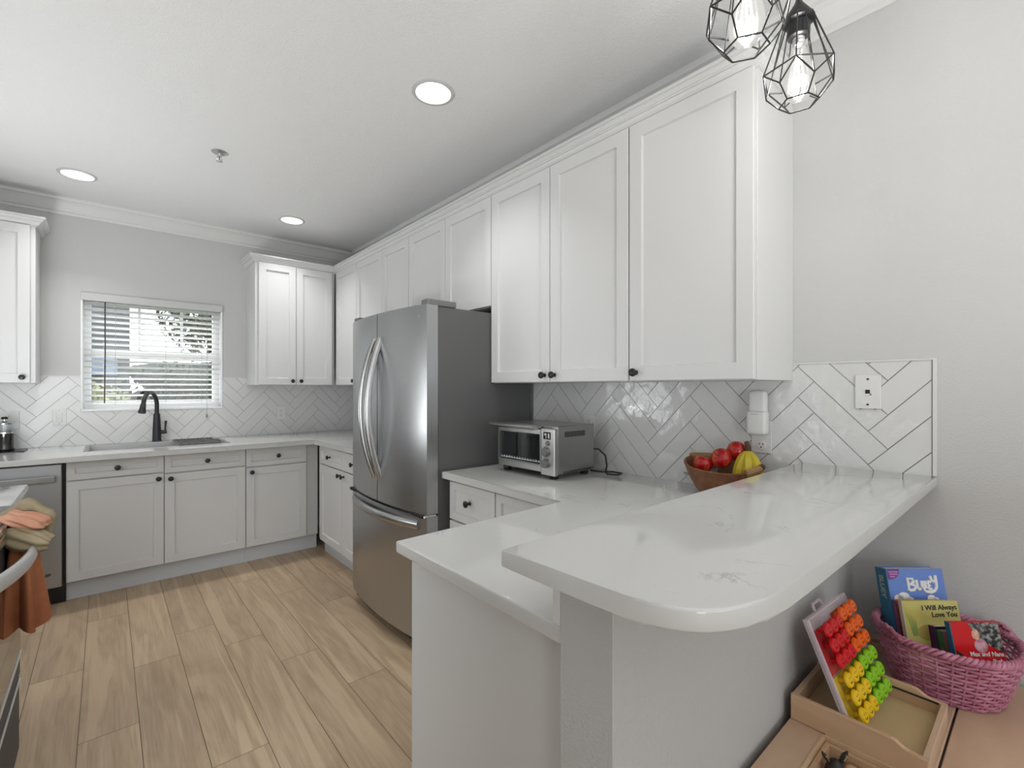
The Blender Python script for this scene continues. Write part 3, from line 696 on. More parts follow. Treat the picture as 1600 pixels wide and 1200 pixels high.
receptacle(t, m, .021); receptacle(t, m, -.021)
t, m = plate('power_outlet', (-.503, YW, 1.11), BK, .115, .115, 'white outlet plate behind the coffee maker', 'outlet', 'wall outlets')
receptacle(t, m, .021); receptacle(t, m, -.021)
t, m = plate('power_outlet', (XW, 1.585, 1.13), RT, .072, .115, 'white outlet half hidden behind the toaster oven', 'outlet', 'wall outlets')
receptacle(t, m, .021); receptacle(t, m, -.021)
t, m = plate('power_outlet', (XW, .735, 1.14), RT, .074, .125, 'white outlet above the fruit bowl with a device plugged in', 'outlet', 'wall outlets')
receptacle(t, m, -.033, .0165); receptacle(t, m, .021)
pd = thing('plug_in_device', (XW-.008, .737, 1.235), 'tall white rounded device plugged into the outlet above the fruit bowl', 'device')
m = frameM((XW, .737, 0), *RT)
part('upper_shell', cbox((0, .030, 1.270), (.064, .036, .094), .012, 3, m), M['white_plastic'], pd, smooth=40)
part('lower_shell', cbox((-.001, .033, 1.195), (.072, .046, .092), .012, 3, m), M['white_plastic'], pd, smooth=40)
bm = BM()
for k in range(6): box(bm, -.016+k*.0045, -.0133+k*.0045, .0558, .0564, 1.226, 1.2285, mtx=m)
part('print', bm, mat('pale_print', (.4, .4, .4), .5), pd)
t, m = plate('phone_jack_plate', (XW, .402, 1.314), RT, .07, .112, 'white telephone jack plate on the tile over the bar end', 'wall plate')
bm = BM(); box(bm, -.007, .006, .0048, .0058, -.006, .007, mtx=m); jk = part('jack', bm, M['dark'], t)
bm = BM(); box(bm, -.009, .010, .0045, .0062, -.011, -.006, mtx=m); box(bm, .006, .0095, .0045, .0062, -.011, .009, mtx=m); part('jack_rim', bm, M['white_plastic'], t)
for z in (-.042, .042):
    bm = BM(); lathe(bm, [(.0034, 0), (.0034, .0012)], seg=12, mtx=m @ Matrix.Translation((0, .005, z)) @ Matrix.Rotation(-PI/2, 4, 'X')); part('screw', bm, mat('screw_dark', (.06, .06, .06), .4, .6), t)
bm = BM()
for x in (-.02, .019): box(bm, x-.0025, x+.0025, .0015, .0045, -.0575, -.0555, mtx=m)
part('slots', bm, M['dark'], t)

# ------------------------------------------------------------------ coffee maker
mt = tag(obj('counter_mat', xform(BM() and cbox((-.535, 4.47, .9165), (.27, .19, .005), .002), Matrix.Identity(4)), M['blackplastic'], loc=(-.535, 4.47, .914)), 'flat black mat under the coffee maker', 'mat')
cf = thing('coffee_maker', (-.495, 4.475, .919), 'black and clear glass coffee press standing on the black mat', 'coffee maker')
cx_, cy_ = -.50, 4.48
bm = BM(); lathe(bm, [(.045, 0), (.047, .008), (.047, .012)], (cx_, cy_, .919), 24); part('base', bm, M['blackplastic'], cf)
bm = BM(); lathe(bm, [(.042, .012), (.042, .115)], (cx_, cy_, .919), 28); part('coffee', bm, mat('coffee_dark', (.018, .014, .012), .12), cf, 'dark lower half', smooth=40)
bm = BM(); lathe(bm, [(.0435, .012), (.0435, .175), (.0415, .175), (.0415, .118)], (cx_, cy_, .919), 28, cap=False); part('glass', bm, gl, cf, 'clear glass wall', smooth=40)
bm = BM(); lathe(bm, [(.0445, .112), (.0445, .124), (.0425, .124), (.0425, .112)], (cx_, cy_, .919), 28, cap=False); part('band', bm, M['chrome'], cf, 'chrome band')
bm = BM(); lathe(bm, [(.044, .172), (.044, .18), (.03, .19), (.008, .192), (.007, .205)], (cx_, cy_, .919), 24); part('lid', bm, M['chrome'], cf, smooth=40)
bm = BM(); lathe(bm, [(.006, .203), (.016, .206), (.017, .214), (.012, .22)], (cx_, cy_, .919), 18); part('plunger_knob', bm, M['blackplastic'], cf)
bm = BM(); tube(bm, [(cx_-.042, cy_, 1.08), (cx_-.075, cy_-.005, 1.075), (cx_-.085, cy_-.005, 1.02), (cx_-.075, cy_-.005, .96), (cx_-.044, cy_, .95)], .007, 8); part('handle', bm, M['blackplastic'], cf, smooth=50)

# ------------------------------------------------------------------ fruit bowl and fruit
fb = thing('fruit_bowl', (1.79, .83, .914), 'brown carved wooden bowl of fruit behind the bar', 'bowl')
BX, BY = 1.785, .832
def bpt(a, q, z):
    k = max(0, z/.12)
    return (BX+.112*q*math.cos(a), BY+.143*q*math.copysign(abs(math.sin(a))**.85, math.sin(a)), .914+z+k*k*(.016*(.9*math.cos(a)+.43*math.sin(a))+.010*abs(math.sin(a))**5))
bm = BM(); rings = []
for q, z in ((.46, 0), (.54, .004), (.70, .03), (.88, .075), (1.0, .118), (.94, .121), (.80, .078), (.62, .036), (.4, .018)):
    rings.append([bm.verts.new(bpt(2*PI*k/40, q, z)) for k in range(40)])
for a, b in zip(rings, rings[1:]):
    for k in range(40): bm.faces.new((a[k], a[(k+1) % 40], b[(k+1) % 40], b[k]))
bm.faces.new(rings[0][::-1]); bm.faces.new(rings[-1]); part('shell', bm, M['bowlwood'], fb, smooth=50)
for a0, a1 in ((-2.2, -1.62), (.55, 1.35)):
    bm = BM(); tube(bm, [bpt(a0+(a1-a0)*k/10, .97, .118) for k in range(11)], .0135, 10); part('rattan_wrap', bm, M['rattan'], fb, 'tan rattan wrapped rim')
bm = BM(); tube(bm, [bpt(a, .98, .12) for a in (-1.6, -1.5, -1.4)], .012, 8); part('dark_rim_end', bm, M['stem'], fb)
bm = BM()
for i in range(9):
    for j in range(9): bm.verts.new((1.745+.09*i/8, .87+.10*j/8, .985+.05*(i/8-.4)**2+.012*math.sin(i*1.7)*math.cos(j*1.3)))
bm.verts.ensure_lookup_table()
for i in range(8):
    for j in range(8): bm.faces.new([bm.verts[a] for a in (i*9+j, i*9+j+1, (i+1)*9+j+1, (i+1)*9+j)])
bmesh.ops.solidify(bm, geom=list(bm.faces), thickness=.001)
tag(obj('paper_liner', bm, M['white_plastic'], loc=(1.79, .92, .98)), 'crumpled white paper lining the wooden bowl', 'paper')
def apple(c, r, lab, tilt):
    t = thing('apple', c, lab, 'apple', 'red apples in the bowl')
    prof = [(.02*r, -.78*r), (.25*r, -.86*r), (.55*r, -.78*r), (.86*r, -.42*r), (1.0*r, .05*r), (.93*r, .45*r), (.68*r, .76*r), (.38*r, .83*r), (.15*r, .72*r), (.02*r, .62*r)]
    m = Matrix.Translation(c) @ Matrix.Rotation(tilt[0], 4, 'X') @ Matrix.Rotation(tilt[1], 4, 'Y')
    bm = BM(); lathe(bm, prof, seg=24); xform(bm, m); part('flesh', bm, M['apple'], t, smooth=80)
    bm = BM(); tube(bm, [(0, 0, .6*r), (.05*r, 0, .85*r), (.14*r, 0, 1.05*r)], .0016, 6); xform(bm, m); part('stem', bm, M['stem'], t)
apple((1.79, .835, 1.056), .039, 'striped red apple in front on top of the bowl pile', (-.5, -1.0))
apple((1.838, .80, 1.083), .038, 'darker red apple at the back beside the bananas', (.4, .9))
apple((1.765, .898, 1.028), .037, 'yellow-red apple low at the left end of the bowl', (.2, .2))
bn = thing('banana_bunch', (1.80, .73, 1.0), 'bunch of yellow-green bananas standing at the right end of the bowl', 'bananas')
top = Vector((1.825, .752, 1.112))
for k, (dx, dy, b) in enumerate(((-.010, .012, .026), (-.018, -.010, .022), (.004, -.024, .03))):
    pt = []; rs = []
    for i in range(13):
        s = i/12; pt.append(top+Vector((dx*s*2-.02*math.sin(s*PI), dy*s*2.0+dy*1.2*math.sin(s*PI)*.6, -.02-.135*s))); rs.append(.005+.0145*min(1, (s*5.0)**.8) if s < .85 else .0195*(1-(s-.85)/.17)+.003)
    bm = BM(); tube(bm, pt, rs, 6); part('banana', bm, M['banana'], bn, smooth=30)
bm = BM(); tube(bm, [top+Vector((0, 0, -.032)), top+Vector((0, 0, -.005)), top+Vector((.004, .008, .012))], [.013, .010, .008], 10); part('stem', bm, M['stem'], bn)

# ------------------------------------------------------------------ left side: counter, range, towel
lc_ = thing('base_cabinet', (-.55, 2.62, 0), 'white base cabinet beyond the range at the left edge', 'cabinet', 'white shaker base cabinets')
bm = BM(); box(bm, -.85, -.345, 2.405, 2.86, .1, .879, .001); part('body', bm, M['cab'], lc_)
LF = ((0, 1, 0), (1, 0, 0))
dd_ = part('door', shaker(.45, .56, m=frameM((-.345, 2.408, .12), *LF)), M['cab'], lc_)
part('drawer', shaker(.45, .17, rail=.036, m=frameM((-.345, 2.408, .69), *LF)), M['cab'], lc_)
slab('countertop', [(-.858, 2.385), (-.252, 2.385), (-.252, 2.88), (-.858, 2.88)], .88, .914, 'short white quartz countertop at the left edge beyond the range')
rg = thing('range', (-.5, 2.0, 0), 'stainless kitchen range cut off by the left edge of the photo', 'range')
R0, R1 = 1.62, 2.38
bm = BM(); box(bm, -.85, -.262, R0, R1, .03, .9, .002); part('body', bm, M['blackplastic'], rg)
bm = BM(); box(bm, -.85, -.222, R0, R1, .9005, .918, .003); part('cooktop', bm, M['glass_black'], rg)
bm = BM(); box(bm, -.236, -.222, R0, R1, .868, .899, .002); part('front_strip', bm, M['chrome'], rg, 'chrome strip under the cooktop')
bm = BM(); box(bm, -.262, -.228, R0+.003, R1-.003, .328, .862, .004, 2); od = part('oven_door', bm, M['steel_d'], rg)
bm = BM(); box(bm, -.2285, -.2262, R0+.03, R1-.012, .412, .79, .001); part('window', bm, M['glass_black'], od, 'black oven window')
bm = BM(); box(bm, -.2285, -.224, R0+.003, R1-.003, .394, .406, .001); part('bright_edge', bm, mat('bright_trim', (.7, .7, .7), .4, .3), od)
bm = BM(); pt = arc((-.232, R0+.04, .832), (-.232, R1-.04, .832), (.066, 0, 0), 20); tube(bm, pt, .011, 12, flat=2.1); hd = part('handle', bm, mat('range_handle', (.66, .66, .66), .42, .55), od, smooth=50)
bm = BM(); box(bm, -.262, -.230, R0+.003, R1-.003, .065, .318, .004, 2); rd = part('storage_drawer', bm, M['steel_d'], rg)
bm = BM(); box(bm, -.232, -.2265, R0+.003, R1-.003, .300, .309, .001); part('bright_edge', bm, mat('bright_trim', (.7, .7, .7), .4, .3), rd)
bm = BM(); box(bm, -.30, -.27, R0+.02, R1-.02, .004, .06); part('kick', bm, M['dark'], rg)

tw = thing('towel', (-.172, 2.08, .83), 'hanging kitchen towel, olive and peach top over rust orange cloth, on the range handle', 'towel')
def cloth(name, fn, nu, nv, m, thick=.004):
    bm = BM(); g = [[bm.verts.new(fn(i/nu, j/nv)) for j in range(nv+1)] for i in range(nu+1)]
    for i in range(nu):
        for j in range(nv): bm.faces.new((g[i][j], g[i+1][j], g[i+1][j+1], g[i][j+1]))
    bmesh.ops.recalc_face_normals(bm, faces=bm.faces)
    bmesh.ops.solidify(bm, geom=list(bm.faces), thickness=thick)
    return part(name, bm, m, tw, smooth=70)
rust = vary(mat('rust_cloth', (.36, .12, .045), .9, bump=(700, .5, .001)), (.27, .085, .03), (.42, .16, .07), (8, 8, 5), 4)
olive = vary(mat('olive_cloth', (.28, .23, .13), .9, bump=(700, .5, .001)), (.24, .195, .115), (.34, .28, .175), (14, 14, 14), 3)
peach = vary(mat('peach_cloth', (.52, .25, .16), .9, bump=(700, .5, .001)), (.46, .22, .14), (.56, .29, .2), (14, 14, 14), 3)
def skirt(u, v):
    a = 2*PI*u; r = 1+(.16+.20*v)*math.sin(5*a+.6+.5*v); k = .55+.45*v**.7
    return (-.196+.046*k*r*math.cos(a)+.004*v, 2.09+.085*k*r*math.sin(a), .85-.255*v+.012*v*math.sin(3*a))
cloth('skirt', skirt, 100, 16, rust)
def lump(name, c, r, m, seed, rot=0, rz=0):
    bm = BM(); bmesh.ops.create_icosphere(bm, subdivisions=5, radius=1); rd = random.Random(seed); ph = [rd.uniform(0, 6) for _ in range(5)]
    for v in bm.verts:
        p = v.co.copy(); k = 1+.10*math.sin(p.x*4+ph[0]+p.z*2)+.09*math.sin(p.y*5+ph[1]+p.z*3)+.05*math.sin(p.z*9+ph[2]+p.x*5)+.03*math.sin(p.y*14+ph[3]+p.z*6)
        v.co = Vector((p.x*r[0]*k, p.y*r[1]*k, p.z*r[2]*k))
    xform(bm, Matrix.Translation(c) @ Matrix.Rotation(-A0, 4, 'Z') @ Matrix.Rotation(rot, 4, 'Y'))
    return part(name, bm, m, tw, smooth=80)
A0 = .62
lump('top_fold', (-.186, 2.05, .868), (.074, .05, .036), olive, 3, rot=.22)
lump('peach_fold', (-.188, 2.075, .918), (.058, .04, .026), peach, 5, rot=.25)
bm = BM(); pt = []
for k in range(25):
    a = -1.0+k/24*3.9; e = .058*math.cos(a); pt.append((-.186+e*math.cos(A0), 2.12-e*math.sin(A0), .895+.060*math.sin(a)))
tube(bm, pt, [.019+.006*math.sin(k*.9) for k in range(25)], 12); part('loop', bm, olive, tw, smooth=80)

# ------------------------------------------------------------------ ceiling fittings
lensm = mat('lamp_lens', (1, 1, 1), .5, emit=((1, .985, .96), 6)); reflm = mat('reflector_white', (.85, .85, .85), .35)
for (x, y), lab in zip(CANS, ('largest recessed ceiling light, nearest the camera', 'recessed ceiling light left, in front of the window', 'recessed ceiling light before the corner cabinets')):
    t = thing('recessed_light', (x, y, ZC), lab, 'ceiling light', 'recessed ceiling lights')
    bm = BM(); lathe(bm, [(.079, .0), (.096, -.0005), (.096, -.003), (.09, -.006), (.079, -.006), (.077, .0), (.079, .0)], (x, y, ZC), 48, cap=False); part('trim_ring', bm, M['wall'], t, smooth=40)
    bm = BM(); lathe(bm, [(.0775, -.003), (.052, .062), (.0535, .063), (.0795, .0)], (x, y, ZC), 48, cap=False); part('reflector', bm, reflm, t, smooth=60)
    bm = BM(); lathe(bm, [(.052, .058), (.052, .064)], (x, y, ZC), 32); part('lens', bm, lensm, t, 'glowing round lens')
    light('can_light', 'AREA', (x, y, ZC+.05), 2.6, size=.09, color=(1, 1, 1), spread=math.radians(98))
sp = thing('fire_sprinkler', (.489, 3.11, ZC), 'small chrome fire sprinkler head on the ceiling', 'sprinkler')
bm = BM(); lathe(bm, [(.041, 0), (.041, -.002), (.026, -.010), (.014, -.012)], (.489, 3.11, ZC), 28); part('escutcheon', bm, M['silver'], sp, smooth=40)
bm = BM(); lathe(bm, [(.012, -.01), (.012, -.024), (.009, -.026)], (.489, 3.11, ZC), 16); tube(bm, [(.489-.010, 3.11, ZC-.024), (.489-.014, 3.11, ZC-.038), (.489, 3.11, ZC-.05)], .0024, 6); tube(bm, [(.489+.010, 3.11, ZC-.024), (.489+.014, 3.11, ZC-.038), (.489, 3.11, ZC-.05)], .0024, 6); part('frame', bm, M['chrome'], sp)
bm = BM(); tube(bm, [(.489, 3.11, ZC-.026), (.489, 3.11, ZC-.049)], .0025, 8); part('glass_bulb', bm, mat('sprinkler_bulb', (.1, .02, .02), .2), sp)
bm = BM(); lathe(bm, [(.016, -.05), (.016, -.0515), (.004, -.053)], (.489, 3.11, ZC), 16); part('deflector', bm, M['chrome'], sp)

def bulbglass():
    m = bpy.data.materials.new('bulb_glass'); m.use_nodes = True; nt = m.node_tree; nt.nodes.clear()
    o = nt.nodes.new('ShaderNodeOutputMaterial'); t = nt.nodes.new('ShaderNodeBsdfTransparent'); g = nt.nodes.new('ShaderNodeBsdfGlossy'); lw = nt.nodes.new('ShaderNodeLayerWeight'); x = nt.nodes.new('ShaderNodeMixShader'); e = nt.nodes.new('ShaderNodeEmission'); a = nt.nodes.new('ShaderNodeAddShader')
    lw.inputs[0].default_value = .35; g.inputs['Roughness'].default_value = .05; e.inputs['Strength'].default_value = .10; e.inputs['Color'].default_value = (1, .97, .92, 1)
    L = nt.links.new; L(lw.outputs['Fresnel'], x.inputs[0]); L(t.outputs[0], x.inputs[1]); L(g.outputs[0], x.inputs[2]); L(x.outputs[0], a.inputs[0]); L(e.outputs[0], a.inputs[1]); L(a.outputs[0], o.inputs[0])
    return m
M['bulb'] = bulbglass(); M['fil'] = mat('filament', (1, 1, 1), .5, emit=((1, .95, .85), 1.6)); M['cage'] = mat('cage_wire', (.012, .012, .012), .3)
def pendant(x, y, zb, rot, lab):
    """zb: height of the cage bottom"""
    t = thing('pendant_light', (x, y, ZC), lab, 'pendant light', 'wire cage pendants over the bar')
    bm = BM(); lathe(bm, [(.06, 0), (.06, -.018), (.05, -.024)], (x, y, ZC), 28); part('canopy', bm, M['black'], t)
    z1 = zb+.262
    bm = BM(); tube(bm, [(x, y, ZC-.02), (x, y, z1-.005)], .0032, 8); part('cord', bm, M['cord'], t)
    bm = BM(); lathe(bm, [(.006, 0), (.010, -.012), (.036, -.052), (.036, -.058), (.026, -.062), (.025, -.095), (.021, -.098)], (x, y, z1), 28); part('socket_cap', bm, mat('cap_grey', (.035, .035, .037), .35, .6), t, smooth=40)
    bm = BM(); lathe(bm, [(.0145, -.098), (.0135, -.106), (.0145, -.108), (.0135, -.116), (.0125, -.118)], (x, y, z1), 20); part('screw_base', bm, M['chrome'], t)
    bm = BM(); lathe(bm, [(.0125, -.116), (.017, -.13), (.026, -.16), (.034, -.195), (.0365, -.215), (.033, -.236), (.021, -.251), (.005, -.256)], (x, y, z1), 32); part('bulb', bm, M['bulb'], t, 'clear pear-shaped bulb', smooth=80)
    bm = BM()
    for k in range(4):
        a = 2*PI*k/4; tube(bm, [(x+.005*math.cos(a), y+.005*math.sin(a), z1-.14), (x+.013*math.cos(a+.5), y+.013*math.sin(a+.5), z1-.228)], .0018, 6)
    part('filament', bm, M['fil'], t, 'glowing filament')
    bm = BM(); n = 6; wr = .0019
    def ringp(r, z, o): return [Vector((x+r*math.cos(2*PI*(k+o)/n+rot), y+r*math.sin(2*PI*(k+o)/n+rot), z)) for k in range(n)]
    top = ringp(.034, z1-.05, 0); mid = ringp(.085, z1-.19, 0); mid2 = ringp(.072, z1-.230, .5); low = ringp(.044, zb, .5)
    top2 = ringp(.031, z1-.05, .5)
    for k in range(n):
        k1 = (k+1) % n; tube(bm, [top2[k], mid2[k]], wr*.8, 6)
        for a, b in ((top[k], top[k1]), (top[k], mid[k]), (mid[k], mid[k1]), (mid[k], mid2[k]), (mid[k1], mid2[k]), (mid2[k], low[k]), (low[k], low[k1])): tube(bm, [a, b], wr, 6)
    part('cage', bm, M['cage'], t, 'black geometric wire cage')
    light('bulb_light', 'POINT', (x, y, z1-.185), 1.9, radius=.018, color=(1, .97, .92))
pendant(1.318, .42, 2.043, .25, 'lower-hanging wire cage pendant over the bar, fully in view')
pendant(1.012, .42, 2.037, .55, 'wire cage pendant over the bar, cut off by the top edge of the photo')

# ------------------------------------------------------------------ play table
ZT_ = .51
pt_ = thing('play_table', (1.43, .14, 0), 'low light wood play table against the knee wall', 'table')
bm = BM(); box(bm, .95, 1.282, .355, .428, ZT_-.018, ZT_, .002); box(bm, 1.282, 1.893, .1635, .428, ZT_-.018, ZT_, .002); part('back_board', bm, M['ply'], pt_)
bm = BM(); box(bm, .95, 1.893, -.17, .159, ZT_-.018, ZT_, .002); part('front_board', bm, M['ply'], pt_)
bm = BM(); box(bm, .95, 1.893, .1592, .1633, ZT_-.035, ZT_-.006); part('slot_strip', bm, M['dark'], pt_, 'dark slot between the boards')
bm = BM(); box(bm, 1.276, 1.284, .168, .356, ZT_-.02, ZT_+.0015, .0008); box(bm, .95, 1.284, .351, .357, ZT_-.02, ZT_+.0015, .0008); part('opening_edge', bm, mat('ply_edge', (.55, .38, .22), .5), pt_)
bm = BM(); box(bm, 1.868, 1.893, .18, .428, ZT_, ZT_+.014, .003); part('end_lip', bm, M['ply'], pt_)
bm = BM(); box(bm, .95, 1.893, .40, .425, ZT_-.09, ZT_-.018); box(bm, .95, 1.893, -.165, -.14, ZT_-.09, ZT_-.018); part('apron', bm, M['ply'], pt_)
for x in (.98, 1.86):
    for y in (-.14, .40):
        bm = BM(); box(bm, x-.022, x+.022, y-.02, y+.02, .001, ZT_-.018, .004); part('leg', bm, M['ply'], pt_)
bi = thing('storage_bin', (1.12, .26, .38), 'wooden bin sunk in the play table opening, holding toy animals', 'bin')
bm = BM(); box(bm, .955, 1.274, .17, .349, .38, .39); box(bm, .955, 1.274, .339, .349, .39, .5); box(bm, .955, 1.274, .17, .18, .39, .5); box(bm, 1.264, 1.274, .18, .339, .39, .5); box(bm, .955, .965, .18, .339, .39, .5); part('shell', bm, M['ply_y'], bi)

def animal(c, col, lab, kind):
    t = thing('toy_animal', c, lab, 'toy animal', 'toy animals in the bin'); T = Matrix.Translation(c) @ Matrix.Rotation(-.7137, 4, 'Z')
    fur = mat('toy_'+kind, col, .5)
    def put(name, bm, m, p): xform(bm, T); return part(name, bm, m, p, smooth=80)
    bm = BM(); bmesh.ops.create_uvsphere(bm, u_segments=20, v_segments=14, radius=1)
    for v in bm.verts: v.co = Vector((v.co.x*.022*(1-.12*v.co.z), v.co.y*.019, v.co.z*.032))
    tube(bm, [(0, 0, -.392+c[2]*0+.30), (0, 0, -.06), (0, .002, -.02)], [.018, .019, .016], 12)
    put('head_and_body', bm, fur, t)
    for s_ in (-1, 1):
        bm = BM(); tube(bm, [(s_*.013, .002, .024), (s_*.022, .002, .037), (s_*.028, .002, .047)], [.006, .0085, .002], 8, flat=.5); e = put('ear', bm, fur, t)
        bm = BM(); tube(bm, [(s_*.0165, -.003, .030), (s_*.0235, -.003, .041)], [.0025, .004], 6, flat=.5); put('inner_ear', bm, mat('inner_ear', (.4, .3, .18), .6), e)
        bm = BM(); bmesh.ops.create_uvsphere(bm, u_segments=12, v_segments=8, radius=.008); xform(bm, Matrix.Translation((s_*.011, -.0145, .004))); ey = put('eye', bm, mat('eye_white', (.5, .48, .35), .3), t)
        bm = BM(); bmesh.ops.create_uvsphere(bm, u_segments=10, v_segments=6, radius=.005); xform(bm, Matrix.Translation((s_*.011, -.0195, .005))); put('pupil', bm, M['dark'], ey)
    return t
animal((1.205, .312, .484), (.016, .012, .010), 'black donkey toy with pricked ears at the left of the bin', 'donkey')
animal((1.236, .222, .474), (.30, .17, .09), 'brown toy animal with black rimmed eyes in the right of the bin', 'brown')
wb = tag(obj('wooden_block', cbox((1.244, .275, .441), (.03, .06, .1), .012, 4), M['ply_y'], loc=(1.244, .275, .391), smooth=40), 'smooth rounded wooden block standing in the bin by its side wall', 'block')

# tray on the table
tr = thing('wooden_tray', (1.42, .30, ZT_), 'wooden tray with stepped sides holding the peg board on the play table', 'tray')
TXa, TXb, TYa, TYb = 1.281, 1.552, .168, .437
TYb = .426
bm = BM(); box(bm, TXa+.008, TXb-.008, TYa+.008, TYb-.006, ZT_+.008, ZT_+.016); part('bottom', bm, M['ply_in'], tr)
def sidewall(x0, x1):
    bm = BM(); y0, y1 = TYa+.0005, TYb
    pf = [(y0, 0), (y1, 0), (y1, .06), (y0+.062, .06), (y0+.054, .058), (y0+.047, .051), (y0+.04, .047), (y0+.032, .045), (y0, .045)]
    prism(bm, [(y, z+ZT_+.0005) for y, z in pf], x0, x1, .0012, 1, mtx=None)
    xform(bm, Matrix(((0, 0, 1, 0), (1, 0, 0, 0), (0, 1, 0, 0), (0, 0, 0, 1)))); return bm
part('side', sidewall(TXa, TXa+.012), M['ply_y'], tr); part('side', sidewall(TXb-.012, TXb), M['ply_y'], tr)
bm = BM(); box(bm, TXb-.0165, TXb-.012, TYa+.015, TYb-.012, ZT_+.043, ZT_+.046); part('groove', bm, M['dark'], tr)
bm = BM(); box(bm, TXa+.012, TXb-.012, TYa, TYa+.012, ZT_+.0005, ZT_+.0455, .001); part('end', bm, M['ply'], tr)
bm = BM(); box(bm, TXa+.012, TXb-.012, TYb-.012, TYb, ZT_+.0005, ZT_+.058, .001); part('end', bm, M['ply'], tr)

# peg board leaning in the tray
TLb, TRb = Vector((1.312, .402, .752)), Vector((1.562, .388, .752)); BLb = Vector((1.294, .300, .529)); BRb = BLb+(TRb-TLb)
U = (TRb-TLb); Wd = U.length; U.normalize(); V = (TLb-BLb); Hd = V.length; V.normalize(); Nn = U.cross(V).normalized()
if Nn.y > 0: Nn = -Nn
PM = Matrix.Identity(4)
for i in range(3): PM[i][0] = U[i]; PM[i][1] = V[i]; PM[i][2] = Nn[i]; PM[i][3] = BLb[i]
pb = thing('peg_board', ((BLb+BRb)/2), 'clear plastic toy board with coloured pegs leaning in the wooden tray', 'toy board')
clear = bpy.data.materials.new('clear_plastic'); clear.use_nodes = True; nt = clear.node_tree; nt.nodes.clear()
o_ = nt.nodes.new('ShaderNodeOutputMaterial'); t_ = nt.nodes.new('ShaderNodeBsdfTransparent'); g_ = nt.nodes.new('ShaderNodeBsdfPrincipled'); x_ = nt.nodes.new('ShaderNodeMixShader')
g_.inputs['Base Color'].default_value = (.84, .72, .77, 1); g_.inputs['Roughness'].default_value = .08; x_.inputs[0].default_value = .32
nt.links.new(t_.outputs[0], x_.inputs[1]); nt.links.new(g_.outputs[0], x_.inputs[2]); nt.links.new(x_.outputs[0], o_.inputs[0])
bm = BM(); box(bm, 0, Wd, 0, Hd, -.011, 0, .002, mtx=PM); part('clear_case', bm, clear, pb, 'clear plastic case')
bm = BM()
for a in ((0, Wd, 0, .004), (0, Wd, Hd-.004, Hd), (0, .004, 0, Hd), (Wd-.004, Wd, 0, Hd)): box(bm, a[0], a[1], a[2], a[3], .0005, .006, .001, mtx=PM)
part('frame_rim', bm, clear, pb)
pegcol = {'red': (.62, .006, .010), 'orange': (.80, .115, .004), 'yellow': (.80, .52, .006), 'green': (.25, .56, .012)}
quad = {'red': (.03, .5, .47, .88), 'orange': (.51, .975, .47, .92), 'yellow': (.03, .5, .02, .46), 'green': (.51, .975, .02, .46)}
for cname, (u0, u1, v0, v1) in quad.items():
    bm = BM(); box(bm, u0*Wd+.001, u1*Wd-.001, v0*Hd+.001, v1*Hd-.001, .0005, .002, mtx=PM)
    c = pegcol[cname]; part('backing', bm, vary(mat('backing_'+cname, c, .4), tuple(k*.3 for k in c), tuple(k*.7+.03 for k in c), (30, 30, 30), 3), pb, cname+' printed backing')
bm = BM(); tube(bm, [PM @ Vector(p) for p in ((.30*Wd, Hd, -.008), (.32*Wd, Hd+.016, -.008), (.50*Wd, Hd+.016, -.008), (.53*Wd, Hd, -.008))], .004, 6, flat=.6); part('carry_tab', bm, clear, pb)
pm = {k: mat('peg_'+k, c, .3) for k, c in pegcol.items()}
pegat = {'red': (.165, .455, .575, .855), 'orange': (.60, .895, .585, .885), 'yellow': (.165, .455, .11, .41), 'green': (.60, .895, .115, .425)}
RW = ('bottom', 'middle', 'top'); CW = ('left', 'centre', 'right')
for cname, (u0, u1, v0, v1) in quad.items():
    for r in range(3):
        for c in range(3):
            pu0, pu1, pv0, pv1 = pegat[cname]; cu = (pu0+(pu1-pu0)*c/2)*Wd; cv = (pv0+(pv1-pv0)*r/2)*Hd
            t = thing('peg', PM @ Vector((cu, cv, .002)), '%s smiling peg, %s row, %s of its block on the toy board' % (cname, RW[r], CW[c]), 'peg', cname+' pegs on the toy board')
            bm = BM(); lathe(bm, [(.006, .002), (.006, .0165), (.0148, .017), (.0168, .019), (.0168, .022), (.014, .0255)], (cu, cv, 0), 22); xform(bm, PM)
            hd_ = part('head', bm, pm[cname], t, smooth=40)
            bm = BM()
            for e in (-.0045, .0045): lathe(bm, [(.0013, 0), (.0013, .0004)], (cu+e, cv+.004, .0256), 8)
            tube(bm, [(cu+.006*math.cos(a), cv-.001+.006*math.sin(a), .0257) for a in [PI+.4+k*(PI-.8)/8 for k in range(9)]], .0008, 5)
            xform(bm, PM); part('smile', bm, M['dark'], hd_)

# ------------------------------------------------------------------ basket with books
BC = Vector((1.752, .196, ZT_)); ba_, bb_ = .152, .150
bsk = thing('wicker_basket', BC, 'pink wicker basket of books on the play table', 'basket')
HB = .135
def bell(s, a, z): return (BC.x+ba_*s*math.copysign(abs(math.cos(a))**.9, math.cos(a)), BC.y+bb_*s*math.copysign(abs(math.sin(a))**.9, math.sin(a)), ZT_+z)
def flare(z): return .745+.255*(z/HB)**.8
bm = BM(); NS = 36
for r in range(13):
    z = .008+r*(HB-.018)/12; n = NS*4; tube(bm, [bell(flare(z)+.018*math.cos(PI*NS*k/n+PI*r), 2*PI*k/n, z) for k in range(n)], .0036, 6, closed=True)
part('woven_side', bm, M['wicker'], bsk, smooth=60)
bm = BM()
for k in range(NS): tube(bm, [bell(flare(z), 2*PI*k/NS, z) for z in (.002, .03, .07, .11, HB)], .0028, 6)
part('stakes', bm, M['wicker'], bsk, smooth=60)
bm = BM()
